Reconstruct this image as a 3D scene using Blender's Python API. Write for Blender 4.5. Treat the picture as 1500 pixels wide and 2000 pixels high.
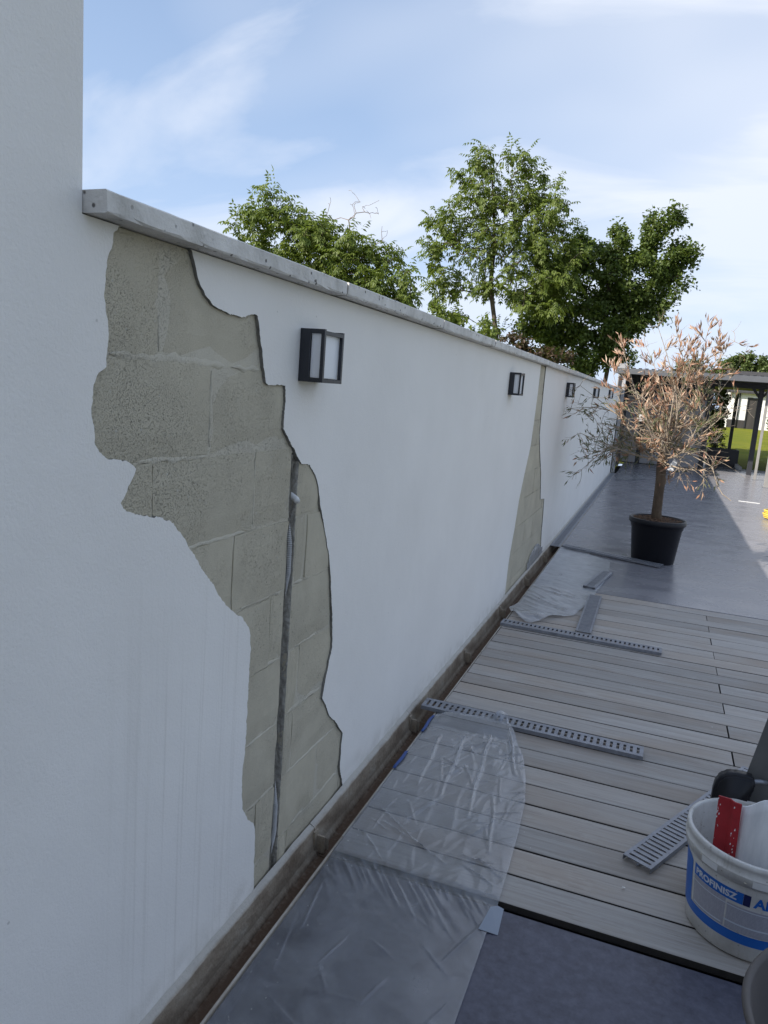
import bpy, bmesh, math, random
from mathutils import Vector, Matrix, noise
R = math.radians
sc = bpy.context.scene
col = sc.collection
for o in list(bpy.data.objects): bpy.data.objects.remove(o)

# ------------------------------------------------------------------ camera
F_PX, YAW, PITCH, ROLL = 1454.978, 0.346983, 0.169356, 0.076584
CX, CH = 0.93507, 1.5
cd = bpy.data.cameras.new('camera'); cam = bpy.data.objects.new('camera', cd); col.objects.link(cam)
fw = Vector((-math.sin(YAW)*math.cos(PITCH), math.cos(YAW)*math.cos(PITCH), -math.sin(PITCH)))
r0 = Vector((math.cos(YAW), math.sin(YAW), 0)); u0 = r0.cross(fw)
rr = r0*math.cos(ROLL) + u0*math.sin(ROLL); uu = -r0*math.sin(ROLL) + u0*math.cos(ROLL)
cam.matrix_world = Matrix(((rr.x, uu.x, -fw.x, CX), (rr.y, uu.y, -fw.y, 0), (rr.z, uu.z, -fw.z, CH), (0, 0, 0, 1)))
cd.sensor_fit = 'AUTO'; cd.sensor_width = 36; cd.lens = 36*F_PX/2000
cd.clip_start = 0.05; cd.clip_end = 1500
sc.camera = cam

# ------------------------------------------------------------------ node helper
def N(t, typ, ins=None, **attrs):
    n = t.nodes.new('ShaderNode'+typ)
    for k, v in attrs.items(): setattr(n, k, v)
    for k, v in (ins or {}).items():
        s = n.inputs[k]
        if isinstance(v, bpy.types.NodeSocket): t.links.new(v, s)
        elif isinstance(v, (tuple, list)) and len(v) == 3 and s.type == 'RGBA': s.default_value = (*v, 1)
        else: s.default_value = v
    return n
def ramp(t, fac, stops):
    n = t.nodes.new('ShaderNodeValToRGB'); t.links.new(fac, n.inputs[0])
    e = n.color_ramp.elements
    while len(e) < len(stops): e.new(0.5)
    for el, (p, c) in zip(e, stops):
        el.position = p; el.color = (*c, 1) if isinstance(c, (tuple, list)) else (c, c, c, 1)
    return n.outputs[0]
def mixc(t, fac, a, b, blend='MIX'):
    n = N(t, 'Mix', data_type='RGBA', blend_type=blend)
    for s, v in ((n.inputs[0], fac), (n.inputs[6], a), (n.inputs[7], b)):
        if isinstance(v, bpy.types.NodeSocket): t.links.new(v, s)
        else: s.default_value = (*v, 1) if isinstance(v, (tuple, list)) else v
    return n.outputs[2]
def math_(t, op, a, b=0.0, c=None, clamp=False):
    n = t.nodes.new('ShaderNodeMath'); n.operation = op; n.use_clamp = clamp
    for i, v in enumerate((a, b, c)):
        if v is None: continue
        if isinstance(v, bpy.types.NodeSocket): t.links.new(v, n.inputs[i])
        else: n.inputs[i].default_value = v
    return n.outputs[0]

# ------------------------------------------------------------------ world and sun
SUN = Vector((-1.12, -1.0, 1.0)).normalized()
w = bpy.data.worlds.new('World'); sc.world = w; w.use_nodes = True
t = w.node_tree; t.nodes.clear()
sky = N(t, 'TexSky', sky_type='NISHITA', sun_disc=False, sun_elevation=math.asin(SUN.z),
        sun_rotation=math.atan2(SUN.x, SUN.y), air_density=1.0, dust_density=0.6, ozone_density=1.4)
tc = N(t, 'TexCoord')
sep = N(t, 'SeparateXYZ', {0: tc.outputs['Generated']})
zz = math_(t, 'MAXIMUM', math_(t, 'ADD', sep.outputs[2], 0.34), 0.10)
px = math_(t, 'DIVIDE', sep.outputs[0], zz); py = math_(t, 'DIVIDE', sep.outputs[1], zz)
cv = N(t, 'CombineXYZ', {0: px, 1: py, 2: 0.0})
mp = N(t, 'Mapping', {0: cv.outputs[0], 'Rotation': (0, 0, R(35)), 'Scale': (1.0, 2.6, 1), 'Location': (3.61, 3.97, 0)})
n1 = N(t, 'TexNoise', {'Vector': mp.outputs[0], 'Scale': 1.15, 'Detail': 7, 'Roughness': 0.52, 'Distortion': 0.55})
mp2 = N(t, 'Mapping', {0: cv.outputs[0], 'Rotation': (0, 0, R(20)), 'Scale': (0.5, 0.7, 1), 'Location': (19.43, 17.87, 0)})
n2 = N(t, 'TexNoise', {'Vector': mp2.outputs[0], 'Scale': 0.8, 'Detail': 4, 'Roughness': 0.5})
m1 = ramp(t, n1.outputs[0], [(0.44, 0.0), (0.66, 1.0)])
m2 = ramp(t, n2.outputs[0], [(0.47, 0.0), (0.64, 1.0)])
cm = math_(t, 'ADD', math_(t, 'MULTIPLY', m1, 0.78), math_(t, 'MULTIPLY', m2, 0.80), clamp=True)
# the veil is optically thicker towards the horizon, where single streaks merge
low = math_(t, 'POWER', math_(t, 'SUBTRACT', 1.0, math_(t, 'MAXIMUM', sep.outputs[2], 0.0), clamp=True), 4.2)
cm = math_(t, 'ADD', math_(t, 'MULTIPLY', cm, math_(t, 'SUBTRACT', 1.0, math_(t, 'MULTIPLY', low, 0.8))), math_(t, 'MULTIPLY', low, 0.26), clamp=True)
VEIL = mixc(t, math_(t, 'MULTIPLY_ADD', low, 0.52, 0.42), sky.outputs[0], (3.85, 5.35, 8.1))            # thin even cirrostratus veil
CLOUD = mixc(t, cm, VEIL, (7.0, 7.35, 8.1))
bg = N(t, 'Background', {'Color': CLOUD, 'Strength': 0.086})
N(t, 'OutputWorld', {0: bg.outputs[0]})

sl = bpy.data.lights.new('sun', 'SUN'); so = bpy.data.objects.new('sun', sl); col.objects.link(so)
sl.energy = 5.0; sl.angle = R(0.55); sl.color = (1.0, 0.93, 0.83)
so.rotation_euler = (-SUN).to_track_quat('-Z', 'Y').to_euler()

vs = sc.view_settings
vs.view_transform = 'Standard'; vs.look = 'None'; vs.gamma = 1; vs.exposure = 0.66; vs.use_curve_mapping = False

# ------------------------------------------------------------------ materials
def newmat(name):
    m = bpy.data.materials.new(name); m.use_nodes = True
    t = m.node_tree; t.nodes.clear()
    b = N(t, 'BsdfPrincipled'); o = N(t, 'OutputMaterial', {0: b.outputs[0]})
    return m, t, b
def coords(t, scale=(1, 1, 1), rnd=False):
    tc = N(t, 'TexCoord'); v = tc.outputs['Object']
    if rnd:
        oi = N(t, 'ObjectInfo')
        a = N(t, 'VectorMath', {0: v}, operation='ADD')
        cmb = N(t, 'CombineXYZ', {0: math_(t, 'MULTIPLY', oi.outputs['Random'], 37.0), 1: math_(t, 'MULTIPLY', oi.outputs['Random'], 91.0), 2: math_(t, 'MULTIPLY', oi.outputs['Random'], 53.0)})
        t.links.new(cmb.outputs[0], a.inputs[1]); v = a.outputs[0]
    return N(t, 'Mapping', {0: v, 'Scale': scale}).outputs[0]
def setp(b, **k):
    names = {'rough': 'Roughness', 'metal': 'Metallic', 'spec': 'Specular IOR Level', 'col': 'Base Color', 'coat': 'Coat Weight'}
    for a, v in k.items():
        s = b.inputs[names[a]]
        s.default_value = (*v, 1) if isinstance(v, (tuple, list)) else v
def simple(name, c1, c2=None, scale=6, rough=0.6, bump=0.0, bscale=60, stretch=(1, 1, 1), rnd=False, metal=0.0, spec=0.5, detail=5, rvar=0.0, bdist=0.003):
    m, t, b = newmat(name); setp(b, rough=rough, metal=metal, spec=spec)
    v = coords(t, stretch, rnd)
    c2 = c2 or tuple(x*0.8 for x in c1)
    n = N(t, 'TexNoise', {'Vector': v, 'Scale': scale, 'Detail': detail, 'Roughness': 0.6})
    t.links.new(ramp(t, n.outputs[0], [(0.32, c2), (0.68, c1)]), b.inputs['Base Color'])
    if rvar:
        t.links.new(math_(t, 'MULTIPLY_ADD', n.outputs[0], rvar, rough-rvar*0.5), b.inputs['Roughness'])
    if bump:
        n2 = N(t, 'TexNoise', {'Vector': v, 'Scale': bscale, 'Detail': 4, 'Roughness': 0.6})
        bp = N(t, 'Bump', {'Height': n2.outputs[0], 'Strength': bump, 'Distance': bdist})
        t.links.new(bp.outputs[0], b.inputs['Normal'])
    return m

M = {}
# white render of the wall: fine trowelled grain, faint mottling, run-down stains low on the left part
def plaster_mat():
    m, t, b = newmat('white_render'); setp(b, rough=0.85, spec=0.25)
    v = coords(t)
    n = N(t, 'TexNoise', {'Vector': v, 'Scale': 2.2, 'Detail': 5, 'Roughness': 0.55})
    base = ramp(t, n.outputs[0], [(0.3, (0.80, 0.775, 0.735)), (0.7, (0.85, 0.825, 0.785))])
    sp = N(t, 'SeparateXYZ', {0: v})
    vs_ = N(t, 'Mapping', {0: v, 'Scale': (1, 34, 0.55)})
    st = N(t, 'TexNoise', {'Vector': vs_.outputs[0], 'Scale': 1.0, 'Detail': 4, 'Roughness': 0.65})
    sm = ramp(t, st.outputs[0], [(0.52, 0.0), (0.72, 1.0)])
    my = N(t, 'MapRange', {0: sp.outputs[1], 1: 1.05, 2: 1.35, 3: 0.0, 4: 1.0})
    my2 = N(t, 'MapRange', {0: sp.outputs[1], 1: 1.55, 2: 1.75, 3: 1.0, 4: 0.0})
    mz = N(t, 'MapRange', {0: sp.outputs[2], 1: 0.75, 2: 1.15, 3: 1.0, 4: 0.0})
    k = math_(t, 'MULTIPLY', math_(t, 'MULTIPLY', my.outputs[0], my2.outputs[0]), math_(t, 'MULTIPLY', mz.outputs[0], sm))
    c = mixc(t, math_(t, 'MULTIPLY', k, 0.42), base, (0.50, 0.47, 0.42))
    # scattered dirt specks and splash dirt just above the channel
    vo = N(t, 'TexVoronoi', {'Vector': v, 'Scale': 9.0, 'Randomness': 1.0})
    spk = ramp(t, vo.outputs[0], [(0.018, 1.0), (0.035, 0.0)])
    c = mixc(t, math_(t, 'MULTIPLY', spk, 0.45), c, (0.35, 0.33, 0.30))
    ns = N(t, 'TexNoise', {'Vector': v, 'Scale': 14, 'Detail': 5})
    mb = N(t, 'MapRange', {0: sp.outputs[2], 1: 0.0, 2: 0.10, 3: 1.0, 4: 0.0})
    c = mixc(t, math_(t, 'MULTIPLY', mb.outputs[0], ramp(t, ns.outputs[0], [(0.4, 0.0), (0.7, 0.5)])), c, (0.45, 0.42, 0.36))
    t.links.new(c, b.inputs['Base Color'])
    f = N(t, 'TexNoise', {'Vector': v, 'Scale': 170, 'Detail': 3, 'Roughness': 0.6})
    g = N(t, 'TexNoise', {'Vector': v, 'Scale': 5, 'Detail': 3})
    h = math_(t, 'ADD', math_(t, 'MULTIPLY', f.outputs[0], 0.0011), math_(t, 'MULTIPLY', g.outputs[0], 0.005))
    bp = N(t, 'Bump', {'Height': h, 'Strength': 0.9, 'Distance': 1.0}); t.links.new(bp.outputs[0], b.inputs['Normal'])
    return m
M['plaster'] = plaster_mat()
# exposed concrete block: grey-beige, smeared adhesive, pores and torn rough spots
def block_mat(name, c1, c2, rnd):
    m, t, b = newmat(name); setp(b, rough=0.92, spec=0.2)
    v = coords(t, rnd=False)
    oi = N(t, 'ObjectInfo')
    n = N(t, 'TexNoise', {'Vector': v, 'Scale': 7, 'Detail': 6, 'Roughness': 0.62})
    c = ramp(t, n.outputs[0], [(0.3, c2), (0.7, c1)])
    c = mixc(t, math_(t, 'MULTIPLY', oi.outputs['Random'], 0.22 if rnd else 0.0), c, (0.36, 0.34, 0.285))
    # rough torn areas
    big = N(t, 'TexNoise', {'Vector': v, 'Scale': 3.6, 'Detail': 3, 'Roughness': 0.55, 'Distortion': 0.4})
    area = ramp(t, big.outputs[0], [(0.41, 0.0), (0.60, 1.0)])
    fine = N(t, 'TexNoise', {'Vector': v, 'Scale': 300, 'Detail': 5, 'Roughness': 0.85})
    pit = ramp(t, fine.outputs[0], [(0.37, 1.0), (0.46, 0.0)])
    pa = math_(t, 'MULTIPLY', pit, math_(t, 'MULTIPLY_ADD', area, 0.62, 0.12))
    c = mixc(t, math_(t, 'MULTIPLY', pa, 0.55), c, (0.16, 0.145, 0.12))
    vo = N(t, 'TexVoronoi', {'Vector': v, 'Scale': 60.0})
    hole = ramp(t, vo.outputs[0], [(0.10, 1.0), (0.19, 0.0)])
    c = mixc(t, math_(t, 'MULTIPLY', math_(t, 'MULTIPLY', hole, area), 0.45), c, (0.10, 0.095, 0.085))
    vw = N(t, 'TexVoronoi', {'Vector': v, 'Scale': 33.0})
    wh = ramp(t, vw.outputs[0], [(0.06, 1.0), (0.11, 0.0)])
    c = mixc(t, math_(t, 'MULTIPLY', math_(t, 'MULTIPLY', wh, area), 0.6), c, (0.55, 0.54, 0.50))
    t.links.new(c, b.inputs['Base Color'])
    hgt = math_(t, 'ADD', math_(t, 'MULTIPLY', pa, -0.0022), math_(t, 'MULTIPLY', n.outputs[0], 0.004))
    hgt = math_(t, 'ADD', hgt, math_(t, 'MULTIPLY', fine.outputs[0], 0.0012))
    bp = N(t, 'Bump', {'Height': hgt, 'Strength': 0.9, 'Distance': 0.9}); t.links.new(bp.outputs[0], b.inputs['Normal'])
    return m
M['block'] = block_mat('concrete_block', (0.605, 0.55, 0.425), (0.51, 0.462, 0.355), True)
M['mortar'] = block_mat('mortar', (0.62, 0.575, 0.47), (0.52, 0.48, 0.39), False)
M['chase'] = simple('broken_block', (0.50, 0.475, 0.42), (0.27, 0.255, 0.225), scale=45, rough=0.95, bump=0.7, bscale=70, bdist=0.008)
def coping_mat():
    m, t, b = newmat('cast_concrete'); setp(b, rough=0.85, spec=0.3)
    v = coords(t, rnd=True)
    n = N(t, 'TexNoise', {'Vector': v, 'Scale': 9, 'Detail': 6, 'Roughness': 0.62})
    c = ramp(t, n.outputs[0], [(0.28, (0.48, 0.465, 0.43)), (0.5, (0.66, 0.64, 0.605)), (0.72, (0.77, 0.75, 0.71))])
    vo = N(t, 'TexVoronoi', {'Vector': v, 'Scale': 42.0})
    gn = N(t, 'TexNoise', {'Vector': v, 'Scale': 7.0, 'Detail': 2})
    hole = math_(t, 'MULTIPLY', ramp(t, vo.outputs[0], [(0.12, 1.0), (0.20, 0.0)]), ramp(t, gn.outputs[0], [(0.42, 0.0), (0.50, 1.0)]))
    c = mixc(t, math_(t, 'MULTIPLY', hole, 0.85), c, (0.07, 0.065, 0.06))
    t.links.new(c, b.inputs['Base Color'])
    f = N(t, 'TexNoise', {'Vector': v, 'Scale': 75, 'Detail': 5, 'Roughness': 0.7})
    hgt = math_(t, 'ADD', math_(t, 'MULTIPLY', hole, -0.003), math_(t, 'MULTIPLY', f.outputs[0], 0.0035))
    bp = N(t, 'Bump', {'Height': hgt, 'Strength': 0.8, 'Distance': 1.0}); t.links.new(bp.outputs[0], b.inputs['Normal'])
    return m
M['coping'] = coping_mat()
M['basecoat'] = simple('grey_base_coat', (0.26, 0.25, 0.22), (0.15, 0.145, 0.13), scale=60, rough=0.95)
def channel_mat():
    m, t, b = newmat('dirty_channel_concrete'); setp(b, rough=0.8, spec=0.35)
    v = coords(t)
    n = N(t, 'TexNoise', {'Vector': N(t, 'Mapping', {0: v, 'Scale': (1, 0.5, 1)}).outputs[0], 'Scale': 13, 'Detail': 7, 'Roughness': 0.65})
    c = ramp(t, n.outputs[0], [(0.3, (0.19, 0.145, 0.105)), (0.52, (0.34, 0.285, 0.22)), (0.72, (0.44, 0.395, 0.33))])
    sp = N(t, 'SeparateXYZ', {0: v})
    top = N(t, 'MapRange', {0: math_(t, 'MULTIPLY_ADD', n.outputs[0], 0.012, sp.outputs[2]), 1: 0.0005, 2: 0.008, 3: 0.0, 4: 1.0})
    c = mixc(t, math_(t, 'MULTIPLY', top.outputs[0], 0.8), c, (0.50, 0.48, 0.44))
    f = N(t, 'TexNoise', {'Vector': v, 'Scale': 60, 'Detail': 4})
    silt = N(t, 'MapRange', {0: math_(t, 'MULTIPLY_ADD', f.outputs[0], 0.02, sp.outputs[2]), 1: -0.075, 2: -0.09, 3: 0.0, 4: 1.0})
    c = mixc(t, silt.outputs[0], c, (0.115, 0.072, 0.047))
    t.links.new(c, b.inputs['Base Color'])
    bp = N(t, 'Bump', {'Height': f.outputs[0], 'Strength': 0.7, 'Distance': 0.006}); t.links.new(bp.outputs[0], b.inputs['Normal'])
    return m
M['channel'] = channel_mat()
def wood_mat():
    m, t, b = newmat('weathered_deck_wood'); setp(b, rough=0.72, spec=0.3)
    oi = N(t, 'ObjectInfo')
    v = coords(t, (1, 1, 1), True)
    g = N(t, 'TexNoise', {'Vector': N(t, 'Mapping', {0: v, 'Scale': (1.6, 75, 30)}).outputs[0], 'Scale': 1.0, 'Detail': 6, 'Roughness': 0.62, 'Distortion': 0.35})
    big = N(t, 'TexNoise', {'Vector': N(t, 'Mapping', {0: v, 'Scale': (1.2, 3.5, 3)}).outputs[0], 'Scale': 1.3, 'Detail': 4, 'Roughness': 0.55})
    c = ramp(t, g.outputs[0], [(0.25, (0.295, 0.268, 0.242)), (0.5, (0.375, 0.347, 0.318)), (0.75, (0.445, 0.415, 0.382))])
    c = mixc(t, ramp(t, big.outputs[0], [(0.42, 0.0), (0.72, 0.65)]), c, (0.32, 0.245, 0.18))
    fl = N(t, 'TexNoise', {'Vector': N(t, 'Mapping', {0: v, 'Scale': (7, 160, 60)}).outputs[0], 'Scale': 1.0, 'Detail': 4, 'Roughness': 0.7})
    c = mixc(t, ramp(t, fl.outputs[0], [(0.30, 0.5), (0.44, 0.0)]), c, (0.17, 0.145, 0.125))
    du = N(t, 'TexNoise', {'Vector': N(t, 'Mapping', {0: v, 'Scale': (4, 9, 9)}).outputs[0], 'Scale': 1.0, 'Detail': 8, 'Roughness': 0.75})
    c = mixc(t, ramp(t, du.outputs[0], [(0.56, 0.0), (0.72, 0.35)]), c, (0.55, 0.53, 0.50))
    hsv = N(t, 'HueSaturation', {'Color': c, 'Value': math_(t, 'MULTIPLY_ADD', oi.outputs['Random'], 0.34, 0.83), 'Saturation': 0.85})
    t.links.new(hsv.outputs[0], b.inputs['Base Color'])
    bp = N(t, 'Bump', {'Height': g.outputs[0], 'Strength': 0.45, 'Distance': 0.003}); t.links.new(bp.outputs[0], b.inputs['Normal'])
    return m
M['wood'] = wood_mat()
M['wood_side'] = simple('gap_shade_board_edge', (0.040, 0.034, 0.030), (0.022, 0.019, 0.017), scale=20, rough=0.95)  # near-black board sides, painting in the shade of the gaps between boards
def stone_mat(name, ca, cb, r0_, r1_, stretch):
    m, t, b = newmat(name); setp(b, spec=0.5 if r0_ > .3 else 0.38)
    v = coords(t)
    n = N(t, 'TexNoise', {'Vector': N(t, 'Mapping', {0: v, 'Scale': stretch}).outputs[0], 'Scale': 2.6, 'Detail': 7, 'Roughness': 0.6, 'Distortion': 0.3})
    n2 = N(t, 'TexNoise', {'Vector': v, 'Scale': 38, 'Detail': 5, 'Roughness': 0.65})
    c = ramp(t, n.outputs[0], [(0.3, cb), (0.7, ca)])
    c = mixc(t, ramp(t, n2.outputs[0], [(0.45, 0.0), (0.75, 0.55 if r0_ > .3 else 0.25)]), c, tuple(x*1.6 for x in ca))
    c = mixc(t, ramp(t, n2.outputs[0], [(0.25, 0.45), (0.42, 0.0)]), c, tuple(x*0.5 for x in cb))
    t.links.new(c, b.inputs['Base Color'])
    rg = N(t, 'MapRange', {0: n.outputs[0], 1: 0.3, 2: 0.7, 3: r0_, 4: r1_}); t.links.new(rg.outputs[0], b.inputs['Roughness'])
    n3 = N(t, 'TexNoise', {'Vector': v, 'Scale': 9, 'Detail': 4})
    h = math_(t, 'ADD', math_(t, 'MULTIPLY', n2.outputs[0], 0.0004 if r0_ > .3 else 0.00006), math_(t, 'MULTIPLY', n3.outputs[0], 0.0006 if r0_ > .3 else 0.00025))
    bp = N(t, 'Bump', {'Height': h, 'Strength': 0.5, 'Distance': 1.0}); t.links.new(bp.outputs[0], b.inputs['Normal'])
    return m
M['slate'] = stone_mat('dark_terrace_slab', (0.095, 0.096, 0.128), (0.050, 0.051, 0.074), 0.42, 0.6, (1, 1, 1))
M['terrace'] = stone_mat('grey_polished_terrace', (0.240, 0.236, 0.252), (0.198, 0.195, 0.212), 0.20, 0.34, (0.8, 1.2, 1))
M['anthracite'] = simple('anthracite_lacquer', (0.022, 0.025, 0.034), (0.017, 0.019, 0.026), rough=0.42, bump=0.1, bscale=300)
M['opal'] = simple('opal_glass', (0.80, 0.81, 0.83), (0.76, 0.77, 0.79), rough=0.35)
M['galv'] = simple('galvanised_steel', (0.31, 0.325, 0.36), (0.21, 0.22, 0.25), scale=30, rough=0.5, metal=0.5, bump=0.15, bscale=120, rvar=0.25)
M['conduit'] = simple('grey_conduit_plastic', (0.42, 0.42, 0.42), (0.28, 0.28, 0.28), scale=20, rough=0.6)
M['white_pvc'] = simple('white_plastic', (0.78, 0.78, 0.77), (0.68, 0.68, 0.67), scale=20, rough=0.45)
M['bucket'] = simple('bucket_plastic', (0.66, 0.66, 0.645), (0.54, 0.54, 0.53), scale=14, rough=0.42, bump=0.15, bscale=40)
def bucket_mat():
    m, t, b = newmat('used_bucket_plastic'); setp(b, rough=0.45, spec=0.4)
    v = coords(t)
    n = N(t, 'TexNoise', {'Vector': v, 'Scale': 12, 'Detail': 7, 'Roughness': 0.7})
    c = ramp(t, n.outputs[0], [(0.3, (0.50, 0.485, 0.455)), (0.6, (0.66, 0.65, 0.625))])
    dr = N(t, 'TexNoise', {'Vector': N(t, 'Mapping', {0: v, 'Scale': (1, 1, 0.25)}).outputs[0], 'Scale': 34, 'Detail': 5, 'Roughness': 0.7})
    c = mixc(t, ramp(t, dr.outputs[0], [(0.58, 0.0), (0.68, 0.55)]), c, (0.36, 0.33, 0.28))
    vo = N(t, 'TexVoronoi', {'Vector': v, 'Scale': 48})
    c = mixc(t, ramp(t, vo.outputs[0], [(0.09, 0.7), (0.14, 0.0)]), c, (0.25, 0.23, 0.20))
    t.links.new(c, b.inputs['Base Color'])
    bp = N(t, 'Bump', {'Height': n.outputs[0], 'Strength': 0.3, 'Distance': 0.004}); t.links.new(bp.outputs[0], b.inputs['Normal'])
    return m
M['bucket'] = bucket_mat()
M['blue'] = simple('blue_print', (0.012, 0.135, 0.52), (0.010, 0.115, 0.45), scale=10, rough=0.4)
M['navy'] = simple('navy_print', (0.012, 0.018, 0.10), rough=0.4)
M['print_white'] = simple('white_print', (0.62, 0.66, 0.72), (0.55, 0.6, 0.66), rough=0.45)
M['red'] = simple('red_plastic', (0.42, 0.022, 0.030), (0.30, 0.018, 0.024), scale=18, rough=0.45, bump=0.1, bscale=40)
M['white_board'] = simple('plaster_smeared_plastic', (0.84, 0.85, 0.86), (0.66, 0.68, 0.70), scale=6, rough=0.5, stretch=(6, 6, 1), bump=0.25, bscale=30)
M['black'] = simple('black_plastic', (0.012, 0.012, 0.016), (0.009, 0.009, 0.012), rough=0.42, spec=0.3, bump=0.1, bscale=50)
M['steel_blade'] = simple('dull_blade', (0.17, 0.17, 0.165), (0.13, 0.13, 0.128), scale=8, rough=0.5, metal=0.4)
M['taupe'] = simple('taupe_pot', (0.098, 0.086, 0.080), (0.075, 0.066, 0.062), rough=0.6, bump=0.1, bscale=80)
M['soil'] = simple('soil', (0.115, 0.068, 0.042), (0.030, 0.020, 0.014), scale=45, rough=0.95, bump=1.0, bscale=50, bdist=0.03)
M['chips'] = simple('bark_chips', (0.20, 0.115, 0.065), (0.07, 0.042, 0.026), scale=30, rough=0.9, rnd=True)
M['bluetape'] = simple('blue_masking_tape', (0.02, 0.065, 0.24), rough=0.6)
M['greytape'] = simple('grey_tape', (0.24, 0.28, 0.35), (0.21, 0.25, 0.31), rough=0.35)
M['bark'] = simple('bark', (0.115, 0.092, 0.070), (0.055, 0.044, 0.034), scale=22, stretch=(1, 1, 0.25), rough=0.95, bump=0.8, bscale=40, bdist=0.02)
M['twig'] = simple('dry_twig', (0.40, 0.335, 0.26), (0.25, 0.20, 0.15), scale=25, rough=0.9)
M['deadtwig'] = simple('bare_twig', (0.22, 0.18, 0.15), rough=0.95)
M['olivebark'] = simple('olive_bark', (0.15, 0.105, 0.068), (0.075, 0.053, 0.036), scale=14, stretch=(1, 1, 0.3), rough=0.95, bump=0.7, bscale=45, bdist=0.02)
M['yellow'] = simple('yellow_hose', (0.70, 0.53, 0.10), (0.60, 0.44, 0.08), rough=0.45)
M['panel_grey'] = simple('grey_facade_panel', (0.36, 0.36, 0.375), (0.31, 0.31, 0.325), scale=3, rough=0.7)
M['frame_dark'] = simple('dark_steel', (0.030, 0.031, 0.038), (0.022, 0.023, 0.028), rough=0.5)
M['fascia'] = simple('grey_fascia', (0.115, 0.12, 0.132), (0.10, 0.104, 0.115), rough=0.45)
M['post_grey'] = simple('grey_post', (0.27, 0.26, 0.245), (0.23, 0.22, 0.21), rough=0.6)
M['house_white'] = simple('house_render', (0.78, 0.77, 0.75), (0.74, 0.73, 0.71), rough=0.9)
M['door_dark'] = simple('dark_timber', (0.045, 0.040, 0.038), (0.03, 0.027, 0.026), stretch=(1, 1, 0.1), rough=0.6)
M['roof_tile'] = simple('dark_roof_tile', (0.05, 0.047, 0.048), (0.03, 0.029, 0.03), rough=0.8)
M['kerb'] = simple('pale_kerb', (0.40, 0.395, 0.385), (0.33, 0.325, 0.315), rough=0.85)
M['grass'] = simple('lawn', (0.215, 0.215, 0.024), (0.125, 0.155, 0.016), scale=0.35, rough=0.95, bump=1.0, bscale=40, bdist=0.05, spec=0.1)
M['under'] = simple('dark_subsoil', (0.03, 0.027, 0.025), rough=1.0)
def leaf_mat(name, cols, trans=0.35, rough=0.5):
    m, t, b = newmat(name); setp(b, rough=rough, spec=0.35)
    g = N(t, 'NewGeometry')
    k = len(cols)
    c = ramp(t, g.outputs['Random Per Island'], [(i/(k-1) if k > 1 else 0, cc) for i, cc in enumerate(cols)])
    t.links.new(c, b.inputs['Base Color'])
    tr = N(t, 'BsdfTranslucent', {'Color': mixc(t, 0.35, c, (0.30, 0.42, 0.03), 'MIX')})
    mx = N(t, 'MixShader', {0: trans, 1: b.outputs[0], 2: tr.outputs[0]})
    o = [n for n in t.nodes if n.type == 'OUTPUT_MATERIAL'][0]; t.links.new(mx.outputs[0], o.inputs[0])
    return m
M['leaf_walnut'] = leaf_mat('walnut_leaf', [(0.080, 0.115, 0.022), (0.125, 0.170, 0.034), (0.165, 0.205, 0.045), (0.105, 0.150, 0.030)])
M['leaf_dark'] = leaf_mat('dark_leaf', [(0.060, 0.098, 0.024), (0.098, 0.142, 0.036), (0.135, 0.172, 0.052), (0.076, 0.118, 0.030)], 0.35)
M['leaf_copper'] = leaf_mat('copper_leaf', [(0.055, 0.030, 0.024), (0.08, 0.045, 0.03), (0.05, 0.05, 0.022)], 0.2)
M['leaf_far'] = leaf_mat('far_leaf', [(0.062, 0.092, 0.026), (0.092, 0.125, 0.036), (0.115, 0.15, 0.045)], 0.2)
M['leaf_conifer'] = leaf_mat('conifer_leaf', [(0.045, 0.068, 0.022), (0.07, 0.095, 0.03)], 0.15)
M['leaf_dead'] = leaf_mat('dead_leaf', [(0.31, 0.13, 0.075), (0.40, 0.235, 0.15), (0.54, 0.41, 0.30), (0.25, 0.10, 0.065), (0.50, 0.375, 0.28), (0.36, 0.17, 0.105)], 0.15)
M['leaf_olive'] = leaf_mat('olive_leaf', [(0.10, 0.115, 0.055), (0.13, 0.145, 0.07), (0.18, 0.17, 0.09), (0.085, 0.10, 0.05)], 0.15)
def film_mat(name, haze, gl):
    m = bpy.data.materials.new(name); m.use_nodes = True; t = m.node_tree; t.nodes.clear()
    v = coords(t)
    n = N(t, 'TexNoise', {'Vector': v, 'Scale': 9, 'Detail': 5, 'Roughness': 0.6, 'Distortion': 0.8})
    d = N(t, 'BsdfDiffuse', {'Color': (0.78, 0.80, 0.84)})
    tl = N(t, 'BsdfTranslucent', {'Color': (0.78, 0.80, 0.84)})
    dd = N(t, 'MixShader', {0: 0.35, 1: d.outputs[0], 2: tl.outputs[0]})
    tr = N(t, 'BsdfTransparent', {'Color': (0.96, 0.965, 0.975)})
    hz = N(t, 'MapRange', {0: n.outputs[0], 1: 0.3, 2: 0.75, 3: haze*0.6, 4: haze*1.5})
    lw = N(t, 'LayerWeight', {'Blend': 0.45})
    hz2 = math_(t, 'ADD', hz.outputs[0], math_(t, 'MULTIPLY', math_(t, 'POWER', lw.outputs['Facing'], 4.5), 0.95), clamp=True)
    a = N(t, 'MixShader', {0: hz2, 1: tr.outputs[0], 2: dd.outputs[0]})
    g = N(t, 'BsdfGlossy', {'Color': (0.9, 0.92, 0.95), 'Roughness': 0.22})
    fr = N(t, 'Fresnel', {'IOR': 1.5})
    f2 = math_(t, 'MULTIPLY', fr.outputs[0], gl, clamp=True)
    bb = N(t, 'MixShader', {0: f2, 1: a.outputs[0], 2: g.outputs[0]})
    N(t, 'OutputMaterial', {0: bb.outputs[0]})
    return m
M['film'] = film_mat('clear_polythene', 0.23, 1.4)
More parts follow.
